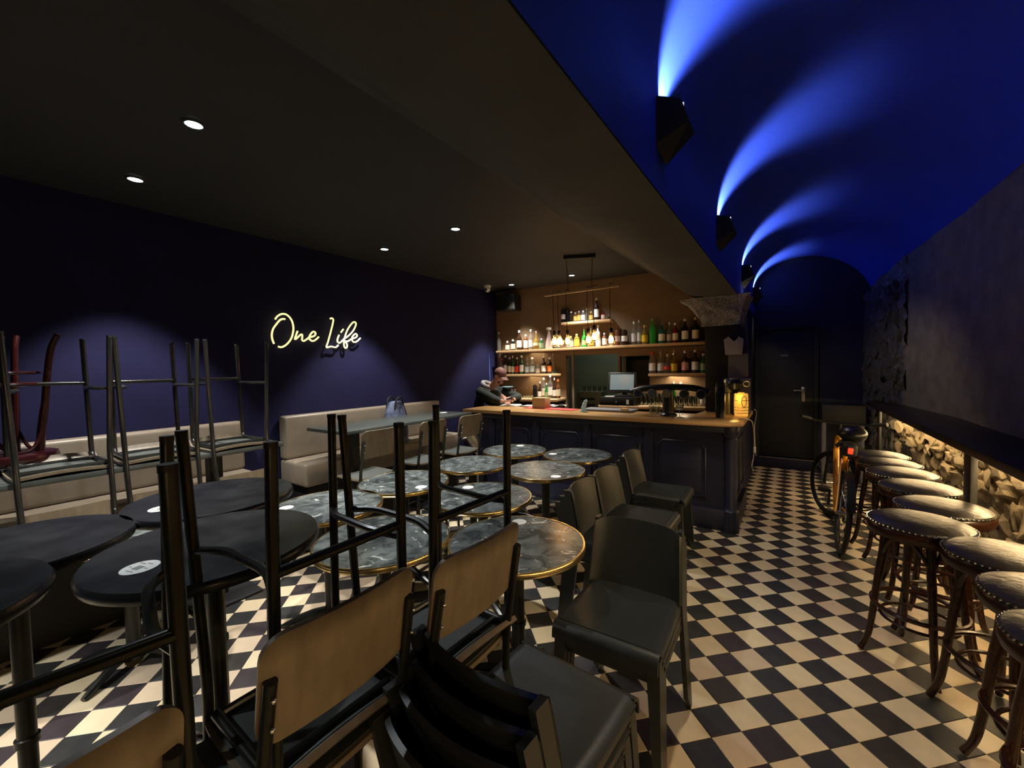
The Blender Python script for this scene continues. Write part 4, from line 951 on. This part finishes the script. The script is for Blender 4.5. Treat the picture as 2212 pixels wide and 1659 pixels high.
obj('saddle', MB().grid(lambda u, v: ((u-.5)*(.16*(1-v)**.8+.04), .12+v*.27, .93-.05*abs(2*u-1)**2+.01*v), 10, 12, thick=.03), m_rubber, bk)
obj('saddle_bag', MB().box((0, .11, .86), (.10, .14, .11), bev=.03, seg=3), m_blackmatt, bk)
obj('rear_light', MB().box((0, .03, .86), (.035, .02, .05), bev=.006), m_redlamp, bk)
obj('rear_mudguard', MB().grid(lambda u, v: ((v-.5)*.055, -(WR+.02)*cos(pi*(.1+.75*u)), WR+(WR+.02)*sin(pi*(.1+.75*u))), 24, 3, thick=.003), m_black, bk)
obj('crankset', MB().tube([(.02, .43, .27), (.05, .43, .27)], .09, 24).tube([(.06, .43, .27), (.07, .50, .12)], .010, 6).tube([(-.06, .43, .27), (-.07, .36, .42)], .010, 6).box((.11, .50, .12), (.09, .07, .02)).box((-.11, .36, .42), (.09, .07, .02)), m_black, bk)
obj('chain', MB().tube([(.045, .43, .36), (.045, 0, .37), (.045, -.035, .335), (.045, 0, .30), (.045, .43, .18)], .004, 5), m_black, bk)
obj('helmet', MB().ball((.02, .20, .965), (.10, .13, .07), seg=16), m_black, None, label='dark cycle helmet resting on the bicycle saddle', cat='helmet').location = (.335+.085, 4.32, .012)

# ---------------------------------------------------------------- person behind the bar
PY = 5.02
def P_(x, y, dy=0.0): return on_y(x, y, PY+dy)
def skin(name, verts, edges, radii, m, parent=None, sub=2, root=0, **kw):
    me = bpy.data.meshes.new(name); me.from_pydata([tuple(v) for v in verts], edges, []); me.materials.append(m)
    o = bpy.data.objects.new(name, me); COL.objects.link(o)
    o.modifiers.new('skin', 'SKIN'); me.skin_vertices[0].data
    for i, r in enumerate(radii):
        sv = me.skin_vertices[0].data[i]; sv.radius = r if isinstance(r, tuple) else (r, r); sv.use_root = (i == root)
    o.modifiers['skin'].use_smooth_shade = True
    s = o.modifiers.new('sub', 'SUBSURF'); s.levels = s.render_levels = sub
    dg = bpy.context.evaluated_depsgraph_get(); dg.update()
    nm = bpy.data.meshes.new_from_object(o.evaluated_get(dg)); o.modifiers.clear(); o.data = nm; bpy.data.meshes.remove(me)
    if not nm.materials: nm.materials.append(m)
    for p in nm.polygons: p.use_smooth = True
    if parent: o.parent = parent
    for k, v in kw.items(): o[k] = v
    return o
hip = Vector((-3.62, 5.10, .95)); hd_ = P_(1079, 812, -.04)
neck = P_(1062, 836); chest = Vector((neck.x-.09, PY+.03, neck.z-.16)); waist = Vector((-3.60, 5.07, 1.08))
shN = neck+Vector((-.09, -.17, -.07)); shF = neck+Vector((-.05, .17, -.05))
elN = Vector((-3.56, 4.80, 1.125)); elF = Vector((-3.42, 5.18, 1.16)); haN = P_(1088, 866, -.25); haF = P_(1094, 862, -.17)
kneeL = Vector((-3.58, 5.18, .5)); footL = Vector((-3.58, 5.18, .06)); kneeR = Vector((-3.60, 5.0, .5)); footR = Vector((-3.6, 5.0, .06))
V = [hip, waist, chest, neck, hd_-Vector((.01, 0, .05)), hd_+Vector((.015, 0, .035)), shN, elN, haN, shF, elF, haF, kneeL, footL, kneeR, footR]
Ed = [(0, 1), (1, 2), (2, 3), (3, 4), (4, 5), (2, 6), (6, 7), (7, 8), (2, 9), (9, 10), (10, 11), (0, 12), (12, 13), (0, 14), (14, 15)]
Rr = [(.13, .11), (.12, .10), (.13, .11), .055, .075, .085, .055, .042, .026, .055, .042, .026, .07, .045, .07, .045]
body = skin('person', V, Ed, Rr, m_skin, label='person in rust cap and dark green jacket leaning on the bar with a phone', category='person')
# jacket over torso and arms, trousers, hood
skin('jacket', [waist+Vector((0, 0, -.12)), waist, chest, neck+Vector((-.035, 0, -.03)), shN, elN, haN+(elN-haN)*.22, shF, elF, haF+(elF-haF)*.22],
     [(0, 1), (1, 2), (2, 3), (2, 4), (4, 5), (5, 6), (2, 7), (7, 8), (8, 9)], [(.165, .16), (.165, .155), (.175, .165), .09, .085, .070, .045, .085, .070, .045], m_jacket, body, root=1)
skin('trousers', [hip+Vector((0, 0, .05)), kneeL, footL+Vector((0, 0, .04)), kneeR, footR+Vector((0, 0, .04))], [(0, 1), (1, 2), (0, 3), (3, 4)], [(.15, .13), .09, .07, .09, .07], m_trouser, body)
for f_ in (footL, footR): obj('shoe', MB().box((f_.x+.05, f_.y, .045), (.27, .10, .09), bev=.03, seg=3), m_black, body)
nk = neck+Vector((-.055, 0, .015))
obj('hood', MB().tube([(nk.x+.075*cos(2*pi*k/16)-.02, nk.y+.095*sin(2*pi*k/16), nk.z+.02-.045*cos(2*pi*k/16)) for k in range(16)], .030, 8, closed=True), m_hood, body)
for s_ in (-1, 1): obj('drawstring', MB().tube(arc([nk+Vector((.09, s_*.03, -.04)), nk+Vector((.13, s_*.03, -.11)), nk+Vector((.14, s_*.035, -.20))], 4), .006, 6), m_white, body)
# head details: the face looks down and to the right (towards the phone)
Hm = Matrix.Translation(hd_+Vector((.01, 0, .01))) @ Matrix.Rotation(-pi/2+.15, 4, 'Z') @ Matrix.Rotation(radians(-28), 4, 'X')
Hm = Matrix.Translation(hd_+Vector((.01, 0, .01))) @ Matrix.Rotation(-.25, 4, 'Z') @ Matrix.Rotation(radians(30), 4, 'Y')
obj('face', MB().ball((0, 0, -.01), (.092, .075, .112), M=Hm, seg=20).ball((.092, 0, -.02), (.022, .014, .022), M=Hm).ball((.062, 0, -.085), (.035, .04, .03), M=Hm)
    .ball((-.005, -.078, -.015), (.02, .012, .032), M=Hm).ball((-.005, .078, -.015), (.02, .012, .032), M=Hm), m_skin, body)
for s_ in (-1, 1): obj('eye', MB().ball((.083, s_*.032, .012), (.010, .014, .009), M=Hm, seg=10), m_white, body); obj('eyebrow', MB().ball((.088, s_*.033, .033), (.008, .020, .005), M=Hm, seg=8), m_hair, body)
obj('mouth', MB().ball((.090, 0, -.062), (.008, .024, .006), M=Hm, seg=10), mat('lips', (.35, .12, .09), .5), body)
obj('beard', MB().ball((.055, 0, -.088), (.036, .050, .028), M=Hm, seg=14), m_hair, body)
obj('hair', MB().ball((-.022, 0, .0), (.085, .081, .085), M=Hm, seg=16), m_hair, body)
def cap_dome(u, v):
    a = 2*pi*u; ph = v*pi/2; r_ = cos(ph); return Hm @ Vector((-.004+.105*r_*cos(a), .088*r_*sin(a), .028+.092*sin(ph)))
def visor(u, v):
    a = (u-.5)*2.2; return Hm @ Vector((.095*cos(a)*1.0+v*.085*cos(a*.6), .085*sin(a)*(1-.12*v), .030-.016*v-.02*(2*u-1)**2))
obj('cap', MB().grid(cap_dome, 28, 8).grid(visor, 12, 4, thick=.004), m_cap, body)
# hands around a phone
def hand(base, d, side, parent):
    d = d.normalized(); up_ = Vector((0, 0, 1)); lat = d.cross(up_).normalized()
    V = [base, base+d*.045, base+d*.085]; E_ = [(0, 1), (1, 2)]; R_ = [(.024, .016), (.040, .017), (.040, .014)]
    for k in range(4):
        L = (.068, .078, .074, .058)[k]; o_ = lat*((k-1.5)*.021)
        i = len(V); V += [base+d*.085+o_, base+d*(.085+L*.4)+o_+up_*(.012), base+d*(.085+L*.7)+o_-up_*.004, base+d*(.085+L*.72)+o_-up_*.026]
        E_ += [(2, i), (i, i+1), (i+1, i+2), (i+2, i+3)]; R_ += [.0095, .009, .008, .007]
    i = len(V); V += [base+d*.03+lat*side*.036, base+d*.065+lat*side*.052+up_*.012, base+d*.09+lat*side*.040+up_*.02]; E_ += [(1, i), (i, i+1), (i+1, i+2)]; R_ += [.012, .010, .0085]
    return skin('hand', V, E_, R_, m_skin, parent, sub=1, root=1)
hand(haN, Vector((.9, .15, .05)), -1, body); hand(haF+Vector((0, .02, 0)), Vector((.9, -.12, .02)), 1, body)
ph = (haN+haF)/2+Vector((.10, .0, .035))
t = obj('phone', MB().box((0, 0, 0), (.15, .075, .009), bev=.003), m_black, label='phone held in the hands of the person at the bar', cat='phone'); t.location = ph; t.rotation_euler = (0, -.45, .1)
obj('phone_screen', MB().box((0, 0, .005), (.14, .068, .001)), m_phone, t)
q = on_y(1106, 850, 4.95); t = obj('blue_dish', MB().lathe([(.03, 0), (.085, .025), (.088, .028), (.03, .006)], 24), m_blueplas, label='pale blue shallow dish on the left back counter beside the person', cat='dish')
s_b, _ = wl(1107, 860, .22); t.location = WM @ Vector((s_b, -.36, BC1[2]+.155))
q = on_z(1058, 778, 1.7); q = on_y(1052, 800, 5.25)
obj('leaning_pole', MB().tube([(q.x, 5.3, 1.55), (q.x+.01, 5.3, 1.88)], [.022, .008], 10).tube([(q.x-.02, 5.3, .0), (q.x, 5.3, 1.55)], .022, 10), mat('blue_pole_cover', (.10, .16, .45), .5), label='slim blue covered pole standing behind the person', cat='pole')

# ---------------------------------------------------------------- clutter on the worktop
def on_bar(x, y): v = on_top(x, y); return Vector((v.x, v.y, TOP))
a = on_bar(1155, 881); b_ = on_bar(1205, 884)
obj('bar_towel', MB().grid(lambda u, v: (a.x-.12+u*.75, a.y-.10+v*.22-u*.06, TOP+.004+.004*noise.noise(Vector((u*9, v*4, 0)))), 30, 8, thick=.004), m_red, label='red bar towel spread along the front of the worktop', cat='towel')
a = on_bar(1108, 877)
for k, (dx, rz, sx, sy, m_, l) in enumerate([(-.05, .2, .28, .2, m_paper, 'pile of pinkish papers on the worktop in front of the person'), (.30, -.1, .22, .16, m_paper, 'open booklet on the worktop right of the papers')]):
    mb = MB()
    for j in range(4): mb.box((0, 0, .003+j*.004), (sx*(1-.03*j), sy, .003), M=Matrix.Rotation(.06*j, 4, 'Z'))
    o = obj('paper_pile', mb, m_, label=l, cat='papers'); o.location = (a.x+dx, a.y+.02, TOP); o.rotation_euler = (0, 0, rz)
mb = MB()
for k in range(9):
    cx, cy = random.uniform(-.16, .16), random.uniform(-.06, .06); mb.tube([(cx+.05*cos(2*pi*j/14), cy+.03*sin(2*pi*j/14), .012+.012*math.sin(j+k)) for j in range(14)], .003, 5, closed=True)
q = on_bar(1190, 878); o = obj('wire_tangle', mb, m_steel, label='tangle of thin metal rings beside the cardboard box on the worktop', cat='wire'); o.location = (q.x, q.y+.05, TOP+.002)
q = on_bar(1203, 875)
o = obj('cardboard_box', MB().box((0, 0, .07), (.20, .14, .14), bev=.003).box((0, 0, .142), (.17, .12, .004)), mat('cardboard', (.42, .28, .14), .8), label='small cardboard box on the worktop by the back counter', cat='box'); o.location = (q.x+.02, 4.70, TOP)
q = on_bar(1258, 890)
t = thing('squeeze_bottle', 'pale blue curved squeeze bottle on the worktop, centre', 'bottle', (q.x, q.y+.03, TOP+.001))
obj('bottle_body', MB().tube(arc([(0, 0, .0), (.004, 0, .05), (.02, 0, .10), (.035, 0, .135), (.03, 0, .145)], 4), [.030]*5+[.026]*4+[.020]*4+[.014]*4, 14), m_blueplas, t)
obj('bottle_base', MB().lathe([(.04, 0), (.04, .012)], 18), m_blueplas, t)
a = on_bar(1315, 888)
t = thing('serving_tray', 'dark grey slab tray lying on the worktop before the till', 'tray', (a.x, a.y+.03, TOP+.001)); obj('tray', MB().box((0, 0, .012), (.62, .26, .024), bev=.006), m_card, t); obj('wooden_block', MB().box((.22, -.10, .03), (.08, .05, .035), bev=.003), m_shelf, t)
# champagne bucket standing tilted beside the high table
q = on_z(1018, 990, .55)
t = thing('ice_bucket', 'tilted steel ice bucket on a stand by the bar end', 'bucket', (-3.30, 3.98, 0))
Mb = Matrix.Translation((0, 0, .60)) @ Matrix.Rotation(.35, 4, 'X') @ Matrix.Rotation(-.35, 4, 'Y')
obj('bucket_body', MB().lathe([(.07, 0), (.10, .19), (.106, .195), (.10, .20), (.096, .19), (.066, .01), (.001, .01)], 28, M=Mb), m_steel, t)
obj('stand', MB().lathe([(.12, 0), (.12, .012), (.012, .02), (.012, .52), (.05, .56), (.085, .60)], 20), m_steel, t)
# cable hanging off the worktop
t = thing('power_cable', 'cream power cable hanging from the right end of the bar', 'cable')
q = [on_x(x, y, -.335) for x, y in ((1616, 906), (1626, 915), (1629, 950), (1628, 985), (1624, 1005), (1627, 1018))]
obj('cable', MB().tube(arc([(-.42, q[0].y+.05, 1.07)]+[tuple(v) for v in q], 5), .005, 6), m_whitecord, t)
q2 = [on_x(x, y, -.34) for x, y in ((1630, 884), (1634, 892), (1630, 920), (1631, 960), (1633, 985))]
obj('cable', MB().tube(arc([tuple(v) for v in q2], 5), .004, 6), m_whitecord, t)
v = on_x(1630, 972, -.335); obj('inline_plug', MB().box(tuple(v), (.025, .03, .07), bev=.006), m_white, t)

# ---------------------------------------------------------------- floor tiles: 45 degree checkerboard
TS = .0919317*H; ta = radians(-79.467)+YAW
o0 = Matrix.Rotation(YAW, 3, 'Z') @ Vector((.73568*H, 1.37739*H, 0)); du = Vector((cos(ta), sin(ta), 0)); dv = Vector((-sin(ta), cos(ta), 0))
bpy.context.view_layer.update(); dg = bpy.context.evaluated_depsgraph_get()
cells = []
for i in range(-60, 60):
    for j in range(-60, 60):
        c = o0+du*((i+.5)*TS)+dv*((j+.5)*TS)
        if -4.05 < c.x < 1.14 and -1.2 < c.y < 7.42: cells.append((i, j, c))
def seen(c):
    n = 0
    for a_, b_ in ((0, 0), (.35, .35), (-.35, .35), (.35, -.35), (-.35, -.35)):
        p_ = c+du*(a_*TS)+dv*(b_*TS); pr = project(p_)
        if not pr or not (0 < pr[0] < 2212 and 0 < pr[1] < 1659): continue
        d = p_-EYE; hit, loc_, nrm_, idx_, ob_, mt_ = SC.ray_cast(dg, EYE, d.normalized(), distance=d.length-.02)
        if not hit: n += 1
    return n
sc_ = []
for i, j, c in cells:
    pr = project(c)
    if pr and pr[2] > .3:
        n = seen(c)
        if n: sc_.append((n/pr[2]**3, i, j))
sc_.sort(reverse=True); single = {(i, j) for _, i, j in sc_[:300]}
def tile_geo(b, c, hgt, mi):
    g = TS/2-.0011; e = .0018; vs_ = []
    for (k, zz) in ((g, hgt-.0012), (g-e, hgt)):
        vs_.append([b.verts.new(c+du*(sx*k)+dv*(sy*k)+Vector((0, 0, zz))) for sx, sy in ((-1, -1), (1, -1), (1, 1), (-1, 1))])
    lo = [b.verts.new(c+du*(sx*g)+dv*(sy*g)+Vector((0, 0, -.008))) for sx, sy in ((-1, -1), (1, -1), (1, 1), (-1, 1))]
    for A, B in ((lo, vs_[0]), (vs_[0], vs_[1])):
        for k in range(4): b.faces.new((A[k], A[(k+1) % 4], B[(k+1) % 4], B[k])).material_index = mi
    b.faces.new(vs_[1]).material_index = mi
tm = []
for m_ in m_cream+m_dark:
    b = MB(); tile_geo(b.b, Vector((0, 0, 0)), 0, 0); tm.append(b.mesh('tile', m_, False))
rt_ = random.Random(5); rest = MB()
for i, j, c in cells:
    k = (0 if (i+j) % 2 == 0 else 3)+rt_.choice((0, 0, 1, 2)); hz = rt_.uniform(-.0006, .0004)
    if (i, j) in single:
        o = bpy.data.objects.new('tile', tm[k]); COL.objects.link(o); o.parent = floor; o.location = c+Vector((0, 0, hz))
    else: tile_geo(rest.b, c, hz, k)
o = obj('tile_field', rest, m_cream+m_dark, floor, smooth=False); o['kind'] = 'stuff'

# ---------------------------------------------------------------- put each root at the base of its thing
bpy.context.view_layer.update()
for r in [o for o in COL.objects if o.type == 'EMPTY' and o.parent is None and o.location.length < 1e-6 and o.children]:
    P = [o.matrix_world @ Vector(c) for o in r.children for c in o.bound_box]
    b_ = Vector(((min(v.x for v in P)+max(v.x for v in P))/2, (min(v.y for v in P)+max(v.y for v in P))/2, min(v.z for v in P)))
    r.location = b_
    for o in r.children: o.location = Vector(o.location)-b_
